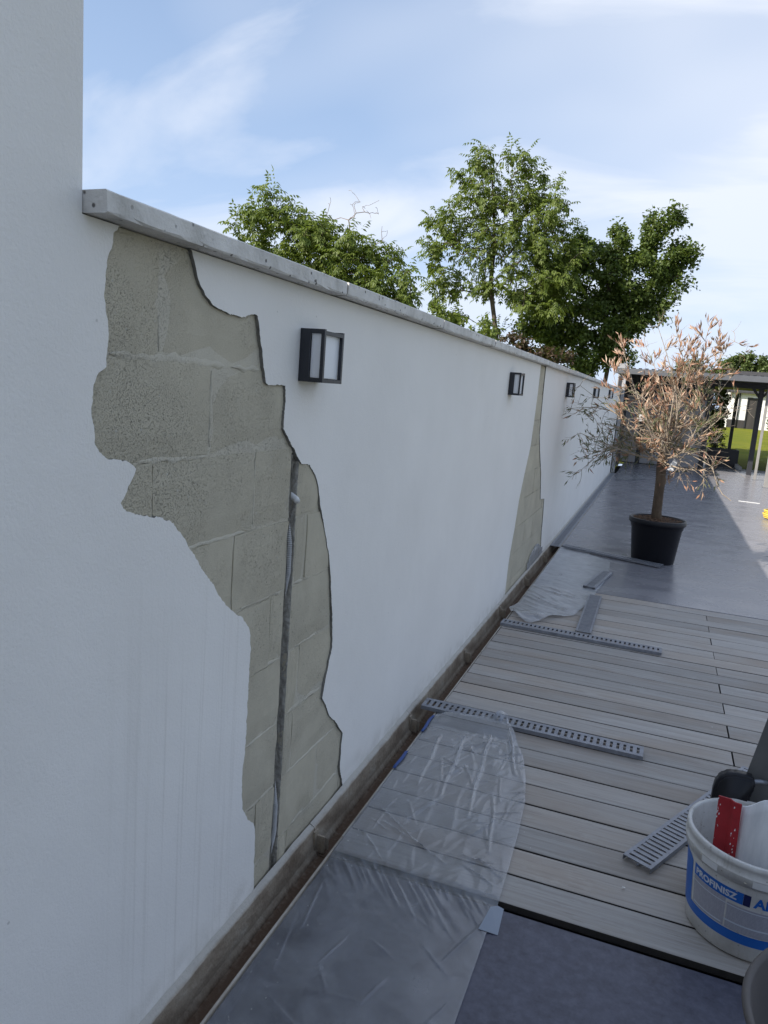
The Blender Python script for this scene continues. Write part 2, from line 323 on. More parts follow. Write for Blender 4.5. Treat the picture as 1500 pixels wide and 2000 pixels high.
M['film_milky'] = film_mat('milky_polythene', 0.30, 1.2)
def print_mat():
    m, t, b = newmat('small_print'); setp(b, rough=0.45)
    v = coords(t)
    sp = N(t, 'SeparateXYZ', {0: v})
    wv = math_(t, 'SINE', math_(t, 'MULTIPLY', sp.outputs[2], 1500.0))
    ns = N(t, 'TexNoise', {'Vector': N(t, 'Mapping', {0: v, 'Scale': (260, 260, 60)}).outputs[0], 'Scale': 1.0, 'Detail': 2})
    k = math_(t, 'MULTIPLY', ramp(t, wv, [(0.45, 0.0), (0.55, 1.0)]), ramp(t, ns.outputs[0], [(0.42, 0.0), (0.5, 1.0)]))
    t.links.new(mixc(t, math_(t, 'MULTIPLY', k, 0.6), (0.40, 0.40, 0.45), (0.20, 0.20, 0.27)), b.inputs['Base Color'])
    return m
M['print'] = print_mat()

# ------------------------------------------------------------------ object helpers
def tag(o, label=None, cat=None, group=None, kind=None):
    if label: o['label'] = label
    if cat: o['category'] = cat
    if group: o['group'] = group
    if kind: o['kind'] = kind
    return o
def link(name, me, mat=None, parent=None, loc=None, rot=None):
    o = bpy.data.objects.new(name, me); col.objects.link(o)
    if mat is not None and not me.materials: me.materials.append(M[mat])
    if parent is not None: o.parent = parent
    if loc is not None: o.location = loc
    if rot is not None: o.rotation_euler = rot
    return o
def empty(name, loc=(0, 0, 0), rz=0, rot=None):
    o = bpy.data.objects.new(name, None); col.objects.link(o); o.location = loc
    o.rotation_euler = rot if rot else (0, 0, rz); o.empty_display_size = 0.1
    return o
def mesh(name, vs_, fs, smooth=False):
    me = bpy.data.meshes.new(name); me.from_pydata([tuple(v) for v in vs_], [], fs)
    if smooth: me.polygons.foreach_set('use_smooth', [True]*len(me.polygons))
    me.update(); return me
class MB:
    def __init__(s): s.v = []; s.f = []
    def box(s, x0, x1, y0, y1, z0, z1):
        b = len(s.v)
        s.v += [(x, y, z) for z in (z0, z1) for (x, y) in ((x0, y0), (x1, y0), (x1, y1), (x0, y1))]
        s.f += [tuple(b+i for i in q) for q in ((3, 2, 1, 0), (4, 5, 6, 7), (0, 1, 5, 4), (1, 2, 6, 5), (2, 3, 7, 6), (3, 0, 4, 7))]
        return s
    def add(s, vs_, fs):
        b = len(s.v); s.v += [tuple(v) for v in vs_]; s.f += [tuple(b+i for i in f) for f in fs]; return s
    def tube(s, pts, rads, n=8, cap=True):
        pts = [Vector(p) for p in pts]; b = len(s.v); up = None
        for i, p in enumerate(pts):
            d = (pts[min(i+1, len(pts)-1)] - pts[max(i-1, 0)]).normalized()
            if up is None: up = d.orthogonal().normalized()
            up = (up - d*up.dot(d)); up = up.normalized() if up.length > 1e-6 else d.orthogonal().normalized()
            sd = d.cross(up); r = rads[i] if isinstance(rads, (list, tuple)) else rads
            for k in range(n):
                a = 2*math.pi*k/n
                s.v.append(tuple(p + (up*math.cos(a) + sd*math.sin(a))*r))
        for i in range(len(pts)-1):
            for k in range(n):
                k2 = (k+1) % n
                s.f.append((b+i*n+k, b+i*n+k2, b+(i+1)*n+k2, b+(i+1)*n+k))
        if cap:
            s.f.append(tuple(b+k for k in range(n))[::-1]); e = b+(len(pts)-1)*n
            s.f.append(tuple(e+k for k in range(n)))
        return s
    def lathe(s, prof, n=48, c=(0, 0)):
        b = len(s.v); m_ = len(prof)
        for (r, z) in prof:
            for k in range(n):
                a = 2*math.pi*k/n; s.v.append((c[0]+r*math.cos(a), c[1]+r*math.sin(a), z))
        for i in range(m_-1):
            for k in range(n):
                k2 = (k+1) % n
                s.f.append((b+i*n+k, b+i*n+k2, b+(i+1)*n+k2, b+(i+1)*n+k))
        return s
    def build(s, name, mat, parent=None, smooth=False, bevel=0.0, seg=1, loc=None, rot=None):
        me = mesh(name, s.v, s.f, smooth)
        if bevel or True:
            bm = bmesh.new(); bm.from_mesh(me)
            bmesh.ops.recalc_face_normals(bm, faces=bm.faces)
            if bevel: bmesh.ops.bevel(bm, geom=bm.edges[:], offset=bevel, segments=seg, affect='EDGES', clamp_overlap=True)
            bm.to_mesh(me); bm.free()
            if smooth: me.polygons.foreach_set('use_smooth', [True]*len(me.polygons))
        return link(name, me, mat, parent, loc, rot)

# ================================================================== SETTING
# lawn / terrain: one sheet to the horizon, rising gently beyond the terrace
ys = [-150, -20, -5, 8, 20, 24, 30, 40, 50, 60, 90, 150, 600]
xs = [-400, -60, -20, -5, 0, 5, 10, 20, 60, 400]
gz = lambda y: -0.05 if y < 24 else (-0.05 + 0.35*min(1, (y-24)/36.0))
vv = [(x, y, gz(y)) for y in ys for x in xs]
ff = [(j*len(xs)+i, j*len(xs)+i+1, (j+1)*len(xs)+i+1, (j+1)*len(xs)+i) for j in range(len(ys)-1) for i in range(len(xs)-1)]
# leave out the cells under the drainage channel and decking
hole = lambda f: all(vv[i][0] >= 0 and vv[i][0] <= 5 and vv[i][1] >= -5 and vv[i][1] <= 20 for i in f)
ff = [f for f in ff if not hole(f)]
tag(link('lawn', mesh('lawn', vv, ff), 'grass'), kind='structure')
# subsoil below terrace, deck and channel
tag(MB().box(-0.2, 5.2, -5, 20.4, -0.30, -0.13).build('subsoil', 'under'), kind='structure')
# near terrace slab and far terrace
tag(MB().box(0.112, 5.2, -4.0, 2.022, -0.125, -0.012).build('near_terrace', 'slate', bevel=0.002), kind='structure')
tag(MB().box(0.112, 9.0, 5.995, 21.2, -0.125, 0.0).build('far_terrace', 'terrace', bevel=0.002), kind='structure')
tag(MB().box(2.95, 9.0, 21.2, 21.45, -0.1, 0.03).build('lawn_kerb', 'kerb', bevel=0.005), kind='structure')

# wooden deck with individual boards
deck = tag(empty('wooden_deck', (0.116, 2.043, 0)), kind='structure')
rng = random.Random(3)
NB, Y0, Y1 = 27, 2.043, 5.988
pitch = (Y1-Y0)/NB
board_meshes = {}
def board_mesh(L):
    k = round(L, 3)
    if k not in board_meshes:
        wd = pitch-0.0090; e = 0.0022; T = 0.024
        prof = [(0, -T), (wd, -T), (wd, -e), (wd-e, 0), (e, 0), (0, -e)]
        v = [(x, y, z) for x in (0, L) for (y, z) in prof]; n = len(prof)
        f = [(i, (i+1) % n, n+(i+1) % n, n+i) for i in range(n)] + [tuple(range(n))[::-1], tuple(range(n, 2*n))]
        mb = MB(); mb.add(v, f); me = mesh('deck_board', mb.v, mb.f)
        bm = bmesh.new(); bm.from_mesh(me); bmesh.ops.recalc_face_normals(bm, faces=bm.faces); bm.to_mesh(me); bm.free()
        me.materials.append(M['wood']); me.materials.append(M['wood_side']); board_meshes[k] = me
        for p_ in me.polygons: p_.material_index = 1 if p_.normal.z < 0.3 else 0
    return board_meshes[k]
for i in range(NB):
    cuts = [0.116, 1.410, 3.4, 5.15] if i % 2 else [0.116, 2.45, 5.15]
    for a, b in zip(cuts[:-1], cuts[1:]):
        a2 = a if a == 0.116 else a + 0.0022; b2 = b if b == 5.15 else b - 0.0022
        o = link('deck_board', board_mesh(b2-a2), None, deck)
        o.location = (a2-0.116 + (rng.uniform(-.003, .002) if a == 0.116 else 0), i*pitch + 0.003, rng.uniform(-0.0022, 0.0))
        o.rotation_euler = (rng.uniform(-.006, .006), 0, rng.uniform(-.0006, .0006))
for x in (0.30, 1.40, 2.45, 3.4, 4.5):
    MB().box(x-0.116-0.03, x-0.116+0.03, 0.02, Y1-Y0-0.02, -0.11, -0.032).build('joist', 'under', deck)

# ================================================================== RENDERED WALL
XW = -0.015        # face of the render
WL = 16.7          # far end of the wall
wall = tag(empty('rendered_wall', (0, 0, 0)), 'long white rendered garden wall with its coat hacked off down to grey blocks', 'wall')
L_ = [(1.134,1.744),(1.117,1.727),(1.115,1.711),(1.103,1.685),(1.097,1.651),(1.096,1.625),(1.100,1.592),(1.105,1.572),(1.105,1.535),(1.101,1.495),(1.084,1.482),(1.072,1.461),(1.068,1.427),(1.069,1.393),(1.074,1.358),(1.087,1.341),(1.110,1.327),(1.164,1.316),(1.189,1.301),(1.181,1.285),(1.159,1.256),(1.145,1.237),(1.155,1.227),(1.195,1.210),(1.250,1.196),(1.302,1.184),(1.338,1.151),(1.368,1.115),(1.439,1.037),(1.490,0.986),(1.534,0.934),(1.602,0.892),(1.644,0.855),(1.665,0.824),(1.666,0.766),(1.666,0.668),(1.664,0.603),(1.665,0.516),(1.656,0.439),(1.656,0.370),(1.666,0.316),(1.695,0.269),(1.737,0.220),(1.744,0.172),(1.752,0.017)]
R_ = [(2.410,-0.010),(2.359,0.104),(2.365,0.233),(2.309,0.293),(2.230,0.361),(2.161,0.451),(2.173,0.496),(2.198,0.568),(2.216,0.612),(2.204,0.713),(2.172,0.840),(2.142,0.947),(2.082,1.061),(2.047,1.131),(2.021,1.198),(1.993,1.228),(1.960,1.250),(1.906,1.261),(1.875,1.284),(1.834,1.320),(1.787,1.362),(1.788,1.429),(1.787,1.480),(1.750,1.479),(1.694,1.474),(1.678,1.482),(1.664,1.530),(1.646,1.571),(1.635,1.617),(1.625,1.639),(1.611,1.643),(1.580,1.638),(1.568,1.630),(1.529,1.628),(1.472,1.633),(1.433,1.643),(1.403,1.659),(1.376,1.687),(1.361,1.716),(1.353,1.738),(1.345,1.746)]
SL_ = [(5.951,1.745),(5.946,1.539),(5.924,1.376),(5.878,1.113),(5.727,0.896),(5.613,0.713),(5.544,0.496),(5.469,0.331),(5.449,0.254),(5.430,-0.004)]
SR_ = [(6.224,1.746),(6.225,1.560),(6.244,1.373),(6.280,1.182),(6.393,1.044),(6.604,0.829),(6.746,0.587),(6.981,0.565),(7.041,0.380),(7.058,0.237),(7.167,0.005)]
def ragged(P, amp, step=0.005):
    out = []
    for a, b in zip(P[:-1], P[1:]):
        a = Vector(a); b = Vector(b); n = max(1, int((b-a).length/step)); nr = Vector((-(b-a).y, (b-a).x)).normalized()
        for k in range(n):
            p = a.lerp(b, k/n); d = noise.noise((p.x*70, p.y*70, 1.7))*amp + noise.noise((p.x*24, p.y*24, 4.1))*amp*1.6 + noise.noise((p.x*190, p.y*190, 2.2))*amp*0.9*(1 if noise.noise((p.x*6, p.y*6, 9)) > -0.1 else 0.15)
            out.append(p + nr*(d if k or out else 0))
    out.append(Vector(P[-1])); return [(p.x, p.y) for p in out]
def slab(name, poly, x0, x1, mat, parent):
    bm = bmesh.new()
    vf = [bm.verts.new((x1, y, z)) for y, z in poly]
    f = bm.faces.new(vf)
    r = bmesh.ops.extrude_face_region(bm, geom=[f])
    for v in [g for g in r['geom'] if isinstance(g, bmesh.types.BMVert)]: v.co.x = x0
    bmesh.ops.triangulate(bm, faces=[f for f in bm.faces if len(f.verts) > 4], ngon_method='EAR_CLIP')
    bmesh.ops.recalc_face_normals(bm, faces=bm.faces)
    for f in bm.faces: f.material_index = 0 if abs(f.normal.x) > 0.5 or abs(f.calc_center_median().y-1.04) < 1e-3 else 1
    me = bpy.data.meshes.new(name); bm.to_mesh(me); bm.free()
    me.materials.append(M[mat]); me.materials.append(M['basecoat'])
    return link(name, me, mat, parent)
ZB, ZT = -0.02, 1.7415
Lr = ragged(L_, 0.0030); Rr = ragged(R_, 0.0022); SLr = ragged(SL_, 0.002, 0.03); SRr = ragged(SR_, 0.002, 0.03)
clampz = lambda P: [(y, min(max(z, ZB+0.001), ZT-0.0005)) for y, z in P]
Lr, Rr, SLr, SRr = map(clampz, (Lr, Rr, SLr, SRr))
XB = -0.031
TALL = 3.05
slab('render_coat', [(-4.0, ZB), (1.753, ZB)] + Lr[::-1] + [(1.134, ZT), (1.04, ZT), (1.04, TALL), (-4.0, TALL)], XB, XW, 'plaster', wall)
slab('render_coat', [(2.411, ZB), (5.43, ZB)] + SLr[::-1] + [(5.951, ZT), (1.345, ZT)] + Rr[::-1], XB, XW, 'plaster', wall)
slab('render_coat', [(7.168, ZB), (WL, ZB), (WL, ZT), (6.224, ZT)] + SRr, XB, XW, 'plaster', wall)
# masonry core: tall part, low part (split round the chase), rear coat
MB().box(-0.29, XB-0.0005, -4.0, 1.0385, -0.1, TALL-0.002).build('tall_core', 'plaster', wall)
MB().box(-0.29, 7.5, -2.3, -2.0, -0.1, TALL-0.004).build('added_shade_wall', 'plaster', wall)  # unseen wall added behind the camera to darken the near end
XM = -0.0245
CH0, CH1, CHT = 1.860, 1.902, 1.292
core = MB()
for (y0, y1, z0, z1) in ((1.039, CH0, -0.1, CHT), (CH1, 5.30, -0.1, CHT), (1.039, 5.30, CHT, ZT)):
    core.box(-0.205, XM - (0.0 if y1 < 3 or z0 >= 0 else 0.0), y0, y1, z0, z1)
# keep mortar behind the render where the coat is still on
core.build('mortar_bed', 'mortar', wall)
# broken inner faces of the chase
for yc, sgn in ((CH0, 1), (CH1, -1)):
    v = []; f = []; nz_ = 150
    for j in range(nz_+1):
        z = -0.02 + (CHT+0.015)*j/nz_
        for i, x in enumerate((-0.0435, -0.039, -0.034, -0.029, -0.0235, -0.0205)):
            d = 0.0012 + (0.0045*abs(noise.noise((x*120, yc*9, z*60))) + 0.004*abs(noise.noise((x*50, yc*3, z*16))))*(1.0 if i < 5 else 0.55)
            v.append((x + (0.001*noise.noise((z*90, i, yc)) if i == 5 else 0), yc + sgn*d, z))
    for j in range(nz_):
        for i in range(5): f.append((j*6+i, j*6+i+1, (j+1)*6+i+1, (j+1)*6+i))
    link('chase_side', mesh('chase_side', v, f), 'chase', wall)
MB().box(-0.205, XB-0.0005, 5.3005, WL-0.001, -0.1, ZT).build('mortar_bed', 'mortar', wall)
MB().box(-0.205, -0.044, CH0-0.0005+0.001, CH1-0.0005, -0.1, CHT-0.001).build('chase_back', 'chase', wall)
MB().box(-0.225, -0.2055, 1.04, WL, -0.1, ZT).build('rear_coat', 'plaster', wall)
# blocks
def block(y0, y1, z0, z1, xf, seed, rec=1.0):
    rg = random.Random(seed); ny, nz = 6, 4; v = []; f = []
    for j in range(nz+1):
        for i in range(ny+1):
            y = y0+(y1-y0)*i/ny; z = z0+(z1-z0)*j/nz
            edge = (i in (0, ny)) or (j in (0, nz))
            x = xf + rg.uniform(-0.0007, 0.0007) - (rg.uniform(0.0015, 0.0048)*rec if edge else 0)
            if edge:
                y += rg.uniform(-0.004, 0.003)*rec; z += rg.uniform(-0.004, 0.003)*rec
            v.append((x, y, z))
    q = ny+1
    for j in range(nz):
        for i in range(ny): f.append((j*q+i, j*q+i+1, (j+1)*q+i+1, (j+1)*q+i))
    b = len(v); v += [(-0.10, y0, z0), (-0.10, y1, z0), (-0.10, y1, z1), (-0.10, y0, z1)]
    f.append(tuple([b+1, b] + list(range(0, q))[0:]))
    f.append(tuple([b+3, b+2] + list(range(nz*q, nz*q+q))[::-1]))
    f.append(tuple([b, b+3] + [j*q for j in range(nz, -1, -1)]))
    f.append(tuple([b+2, b+1] + [j*q+ny for j in range(nz+1)]))
    return mesh('concrete_block', v, f)
JZ = [-0.125, 0.080, 0.285, 0.490, 0.695, 0.900, 1.105, 1.310, 1.515, 1.737]
OFF = {0: 1.55, 1: 1.75, 2: 1.55, 3: 1.98, 4: 1.78, 5: 1.57, 6: 1.658, 7: 1.45, 8: 1.258}
sd = 0
def lays(y0, y1, k, xw, rec=1.0, g=0.004):
    global sd
    z0, z1 = JZ[k]+g, JZ[k+1]-g
    out = []
    y = OFF[k] - 0.41*12
    while y < y1:
        a, b = y+g, y+0.41-g
        if b > y0 and a < y1:
            seg = [(a, b)]
            if k <= 6 and a < CH1 and b > CH0:
                seg = [(a, CH0), (CH1, b)]
            for s0, s1 in seg:
                if s1-s0 < 0.03: continue
                sd += 1; rg = random.Random(sd)
                out.append(link('concrete_block', block(s0, s1, max(z0, -0.09), z1, xw + rg.uniform(-0.0028, 0.0022)*rec, sd, rec), 'block', wall))
        y += 0.41
for k in range(9):
    lo = min(y for y, z in L_ if JZ[k]-0.03 <= z <= JZ[k+1]+0.03) if any(JZ[k]-0.03 <= z <= JZ[k+1]+0.03 for y, z in L_) else 1.7
    hi = max(y for y, z in R_ if JZ[k]-0.03 <= z <= JZ[k+1]+0.03) if any(JZ[k]-0.03 <= z <= JZ[k+1]+0.03 for y, z in R_) else 2.45
    lays(lo, hi, k, -0.0198)
for k in range(9):
    lays(5.40 if k < 5 else 5.85, 7.2 if k < 4 else (6.75 if k < 6 else 6.30), k, -0.0205, 0.35, 0.0013)
# mortar smeared over parts of the joints
def smear(p0, p1, wd, seed):
    rg = random.Random(seed); n = max(4, int(math.dist(p0, p1)/0.012)); v = []; f = []
    dx, dz = (p1[0]-p0[0])/n, (p1[1]-p0[1])/n; L = math.hypot(dx, dz); nx_, nz_ = -dz/L, dx/L
    for i in range(n+1):
        y, z = p0[0]+dx*i, p0[1]+dz*i; tap = min(1, i/2.5, (n-i)/2.5)*0.85 + 0.15
        a = wd*(0.8+1.1*noise.noise((i*.35, seed, 1)))*tap; b = wd*(0.8+1.1*noise.noise((i*.35, seed, 5)))*tap
        h = 0.0004 + 0.0020*noise.noise((i*.5, seed, 9))
        for q, x in ((-a, -0.0242), (-a*.5, -0.0222+h), (b*.5, -0.0222+h*.8), (b, -0.0242)):
            v.append((x + rg.uniform(-.0004, .0004), y+nx_*q, z+nz_*q))
    for i in range(n):
        for k in range(3): f.append((i*4+k, i*4+k+1, (i+1)*4+k+1, (i+1)*4+k))
    o = link('mortar_smear', mesh('mortar_smear', v, f, True), 'mortar', wall)
for i_, (a, b, wd) in enumerate((((1.12, 1.517), (1.50, 1.514), .013), ((1.53, 1.513), (1.66, 1.512), .009), ((1.12, 1.311), (1.44, 1.309), .011), ((1.262, 1.53), (1.258, 1.60), .007), ((1.452, 1.33), (1.449, 1.50), .006), ((1.30, 1.104), (1.62, 1.106), .008),
        ((1.66, 1.12), (1.657, 1.29), .006), ((1.92, 0.902), (2.16, 0.899), .008), ((1.94, 0.697), (2.10, 0.694), .007), ((1.92, 0.492), (2.15, 0.489), .008), ((1.68, 0.70), (1.85, 0.693), .008), ((1.67, 0.49), (1.84, 0.488), .006), ((1.62, 0.902), (1.84, 0.898), .007), ((1.68, 0.287), (1.85, 0.284), .007), ((1.93, 0.286), (2.3, 0.283), .007), ((2.0, 0.08), (2.35, 0.082), .009))):
    smear(a, b, wd, 3.7*i_+1)
# coping stones
def coping_stone(L, seed):
    rg = random.Random(seed); n = 30; v = []; f = []
    prof = [(-0.235, 1.742), (-0.235, 1.772), (-0.232, 1.775), (0.032, 1.779), (0.035, 1.776), (0.035, 1.7445), (0.032, 1.742), (-0.012, 1.7425)]
    m_ = len(prof)
    for i in range(n+1):
        y = L*i/n
        ch = 0.0
        for k, (x, z) in enumerate(prof):
            if k in (5, 6): ch = abs(noise.noise((seed*3.1, y*24, k)))*0.0085 + abs(noise.noise((seed*1.3, y*70, k)))*0.002
            dx = -ch*0.7 if k in (5, 6) else rg.uniform(-.0004, .0004)
            dz = ch if k == 5 else (rg.uniform(-.0004, .0004) if k in (3, 4) else 0)
            v.append((x+dx, y + (rg.uniform(-.001, .001) if i in (0, n) else 0), z+dz))
    for i in range(n):
        for k in range(m_):
            k2 = (k+1) % m_; f.append((i*m_+k, i*m_+k2, (i+1)*m_+k2, (i+1)*m_+k))
    f.append(tuple(range(m_))); f.append(tuple(range(n*m_, (n+1)*m_))[::-1])
    me = mesh('coping_stone', v, f)
    bm = bmesh.new(); bm.from_mesh(me); bmesh.ops.recalc_face_normals(bm, faces=bm.faces); bm.to_mesh(me); bm.free()
    return me
y = 1.042; i = 0
rng = random.Random(11)
while y < WL - 0.1:
    L = min(1.0, WL+0.03-y)
    o = link('coping_stone', coping_stone(L-0.007, i+1), 'coping', wall)
    o.location = (rng.uniform(-.003, .003) if i else 0, y, rng.uniform(0.0, .003))
    if i: MB().box(-0.225, 0.0305, y-0.0085, y+0.0005, 1.7425, 1.7763).build('coping_joint', 'chase', wall)
    y += 1.004; i += 1

# cable chase contents
mb = MB(); pts = []; rads = []
zc = 1.24; k = 0
while zc > 0.02:
    vis = max(0, 1-abs(zc-0.99)/0.13) if zc > 0.7 else max(0, 1-abs(zc-0.17)/0.14)
    vis = min(1, vis*1.5)
    pts.append((-0.038 + 0.019*vis, 1.874 - 0.008*vis + 0.002*math.sin(zc*9), zc)); rads.append(0.0072 + (0.0011 if k % 2 else -0.0011))
    zc -= 0.0027; k += 1
mb.tube(pts, rads, 9)
tag(mb.build('corrugated_conduit', 'conduit', smooth=False), 'ribbed grey cable conduit lying in the slot cut into the bare blocks', 'conduit')
mb = MB(); mb.tube([(-0.056, 1.888, 1.172), (-0.03, 1.884, 1.168), (-0.012, 1.879, 1.160), (-0.006, 1.875, 1.154)], [0.009, 0.0092, 0.0092, 0.0085], 12)
tag(mb.build('pipe_stub', 'white_pvc', smooth=True), 'short white pipe end poking out near the top of the slot', 'pipe')

# ================================================================== DRAINAGE CHANNEL
chan = tag(empty('drainage_channel', (0.05, 0, -0.1)), 'open brown stained concrete drainage channel along the foot of the wall', 'drain')
def channel_seg(L, seed):
    prof = [(-0.0145, 0.010), (-0.006, 0.004), (0.000, 0.0), (0.003, -0.004), (0.004, -0.030), (0.010, -0.075), (0.022, -0.098), (0.055, -0.104), (0.086, -0.098), (0.097, -0.075), (0.100, -0.022), (0.104, -0.020), (0.1045, -0.001), (0.1105, -0.001), (0.1105, -0.125), (-0.0145, -0.125)]
    n = 24; v = []; f = []; m_ = len(prof)
    for i in range(n+1):
        y = L*i/n
        for k, (x, z) in enumerate(prof):
            if k in (0, 1, 2, 3): z += noise.noise((seed*2.2, y*30, k*.5))*0.0035; x += 0 if k == 0 else noise.noise((seed*5.2, y*26, k*.3))*0.0022
            v.append((x, y, z))
    for i in range(n):
        for k in range(m_):
            k2 = (k+1) % m_; f.append((i*m_+k, i*m_+k2, (i+1)*m_+k2, (i+1)*m_+k))
    f.append(tuple(range(m_))); f.append(tuple(range(n*m_, (n+1)*m_))[::-1])
    me = mesh('channel_segment', v, f)
    bm = bmesh.new(); bm.from_mesh(me); bmesh.ops.recalc_face_normals(bm, faces=bm.faces); bm.to_mesh(me); bm.free(); return me
i = 0; y = -2.0 + 0.065
while y < WL-0.05:
    L = min(1.0155, WL-y)
    o = link('channel_segment', channel_seg(L-0.003, i), 'channel', chan); o.location = (-0.05, y, 0.1)
    if 0.5 < y < 8:
        mb = MB(); mb.box(0.0045, 0.0125, -0.012, 0.013, -0.088, -0.012); mb.box(0.0125, 0.040, 0.004, 0.012, -0.092, -0.030)
        mb.add([(0.0125, 0.012, -0.03), (0.046, 0.03, -0.052), (0.0125, 0.045, -0.055), (0.0125, 0.012, -0.085), (0.046, 0.03, -0.09), (0.0125, 0.045, -0.09)], [(0, 1, 2), (0, 3, 4, 1), (1, 4, 5, 2), (3, 5, 4), (0, 2, 5, 3)])
        o = mb.build('grate_bracket', 'channel', chan); o.location = (-0.05, y, 0.1)
    y += 1.0155; i += 1

# slotted grates
def grate_mesh(L=1.0, W=0.10, n=35, rail=0.021, bar=0.0165, T=0.018):
    mb = MB()
    mb.box(0, L, 0, rail, T-0.003, T); mb.box(0, L, W-rail, W, T-0.003, T)
    mb.box(0, L, 0.0005, 0.003, 0, T-0.0032); mb.box(0, L, W-0.003, W-0.0005, 0, T-0.0032)
    p = (L-bar)/n
    for i in range(n+1):
        mb.box(i*p, i*p+bar, rail+0.0002, W-rail-0.0002, T-0.0032, T-0.0002)
    mb.box(0.004, L-0.004, W*0.5-0.004, W*0.5+0.004, 0.001, 0.004)
    me = mesh('drain_grate', mb.v, mb.f); me.materials.append(M['galv']); return me
GM = grate_mesh(); GM2 = grate_mesh(rail=0.012, bar=0.0165, n=37); GMs = grate_mesh(L=0.68, n=24)
def grate(me, loc, rz, label, group=None, rx=0):
    o = link('drain_grate', me, None, None, loc, (rx, 0, rz)); tag(o, label, 'grate', group); return o
grate(GM, (0.036, 3.205, 0.0045), R(-0.6), 'slotted grey drain grate across the deck, its middle under a tuft of film')
grate(GM, (0.103, 4.700, 0.0045), R(-1.4), 'slotted grey drain grate across the deck with a second grate butting against it')
grate(GM2, (1.083, 2.386, 0.0045), math.atan2(0.69, 0.342), 'slotted grey drain grate lying askew on the deck behind the bucket')
grate(GM2, (0.672, 4.825, 0.0045), R(90.5), 'drain grate lying lengthwise on the deck, its end against a crosswise grate')
grate(GMs, (0.592, 6.062, 0.0045), R(82), 'short piece of drain grate on grey terrace beside milky film')
grate(GM, (0.126, 7.600, 0.0125), R(-19), 'slotted drain grate lying askew on the terrace in front of the potted tree')
for k in range(9):
    yy = 7.665 + k*1.003
    o = link('drain_grate', GM, None, None, (0.1035, yy, -0.0185), (0, 0, R(90)))
    o.scale = (min(1.0, (WL-0.02-yy)), 1.0, 1)
    tag(o, 'grey drain grate fitted in the channel beyond the milky film', 'grate', 'grates fitted in the far channel')

# ================================================================== WALL LAMPS
def make_lamp():
    e = empty('wall_lamp')
    W, H, D = 0.130, 0.142, 0.073
    MB().box(0, 0.031, 0.0, W, 0, H).build('housing', 'anthracite', e, bevel=0.0012)
    MB().box(0.0312, 0.062, 0.0075, W-0.0075, 0.012, H-0.012).build('diffuser', 'opal', e, bevel=0.001)
    f = MB()
    b = 0.010
    for y in (0, W-b): f.box(D-b, D, y, y+b, 0, H)
    f.box(D-b, D, b, W-b, 0, b); f.box(D-b, D, b, W-b, H-b-0.004, H-0.004)
    for y in (0, W-b):
        f.box(0.0312, D-b, y, y+b-0.003, 0, 0.0115); f.box(0.0312, D-b, y, y+b-0.003, H-0.0115, H)
    f.build('frame', 'anthracite', e)
    return e
def copy_tree(o, parent=None):
    c = o.copy(); col.objects.link(c); c.parent = parent
    for ch in [x for x in bpy.data.objects if x.parent == o]: copy_tree(ch, c)
    return c
lamp0 = make_lamp()
spots = [(1.854, 1.491, 'black framed cube wall lamp nearest, above the bare blocks'), (4.765, 1.494, 'second nearest black wall lamp, beside the thin bare strip'),
         (7.655, 1.512, 'third nearest black wall lamp along the white wall'), (10.60, 1.532, 'fourth nearest black wall lamp, above dry leafy twigs'), (13.45, 1.553, 'farthest black wall lamp, partly behind dead twigs')]
for i, (y, z, lab) in enumerate(spots):
    o = lamp0 if i == 0 else copy_tree(lamp0)
    o.location = (XW+0.0003, y, z); tag(o, lab, 'wall lamp', 'lamps along the white wall')

# ================================================================== POLYTHENE SHEETS
def interp(P, y):
    for (y0, x0), (y1, x1) in zip(P[:-1], P[1:]):
        if y0 <= y <= y1: return x0+(x1-x0)*(y-y0)/(y1-y0)
    return P[-1][1] if y > P[-1][0] else P[0][1]
def film(name, left, right, y0, y1, nx, ny, zf, mat, label):
    v = []; f = []
    for j in range(ny+1):
        y = y0+(y1-y0)*j/ny
        a, b = interp(left, y), interp(right, y)
        for i in range(nx+1):
            u = i/nx; x = a+(b-a)*u
            v.append((x, y, zf(x, y, u)))
    for j in range(ny):
        for i in range(nx): f.append((j*(nx+1)+i, j*(nx+1)+i+1, (j+1)*(nx+1)+i+1, (j+1)*(nx+1)+i))
    o = link(name, mesh(name, v, f, True), mat); return tag(o, label, 'plastic sheet')
def ridge(x, y, ang, freq, seed, sharp=3.0, bend=0.6):
    c, s = math.cos(ang), math.sin(ang)
    a = x*c+y*s; b = -x*s+y*c
    n = noise.noise((a*freq + bend*noise.noise((a*3, b*3, seed)), b*freq*0.16, seed))
    return max(0.0, 1-abs(n)*sharp)
rs = [random.Random(21)]
def dseg(x, y, ax, ay, bx, by):
    dx, dy = bx-ax, by-ay; t_ = max(0, min(1, ((x-ax)*dx+(y-ay)*dy)/(dx*dx+dy*dy)))
    return math.hypot(x-ax-t_*dx, y-ay-t_*dy), t_
folds = [(0.20, 2.98, 0.235, 2.55, .013, .010), (0.30, 3.02, 0.335, 2.50, .016, .010), (0.33, 2.50, 0.27, 2.28, .008, .007), (0.395, 3.10, 0.46, 2.42, .016, .010), (0.46, 3.20, 0.56, 2.80, .018, .011),
         (0.20, 2.26, 0.46, 2.13, .010, .009), (0.16, 2.34, 0.40, 2.15, .008, .007), (0.52, 2.60, 0.58, 2.25, .012, .008), (0.36, 2.78, 0.44, 2.62, .008, .006), (0.25, 2.80, 0.31, 2.62, .008, .006), (0.50, 2.20, 0.62, 2.17, .010, .008),
         (0.43, 3.28, 0.52, 2.95, .02, .012), (0.24, 2.42, 0.31, 2.30, .006, .006), (0.56, 2.45, 0.50, 2.30, .007, .006)]
rgf = random.Random(44)
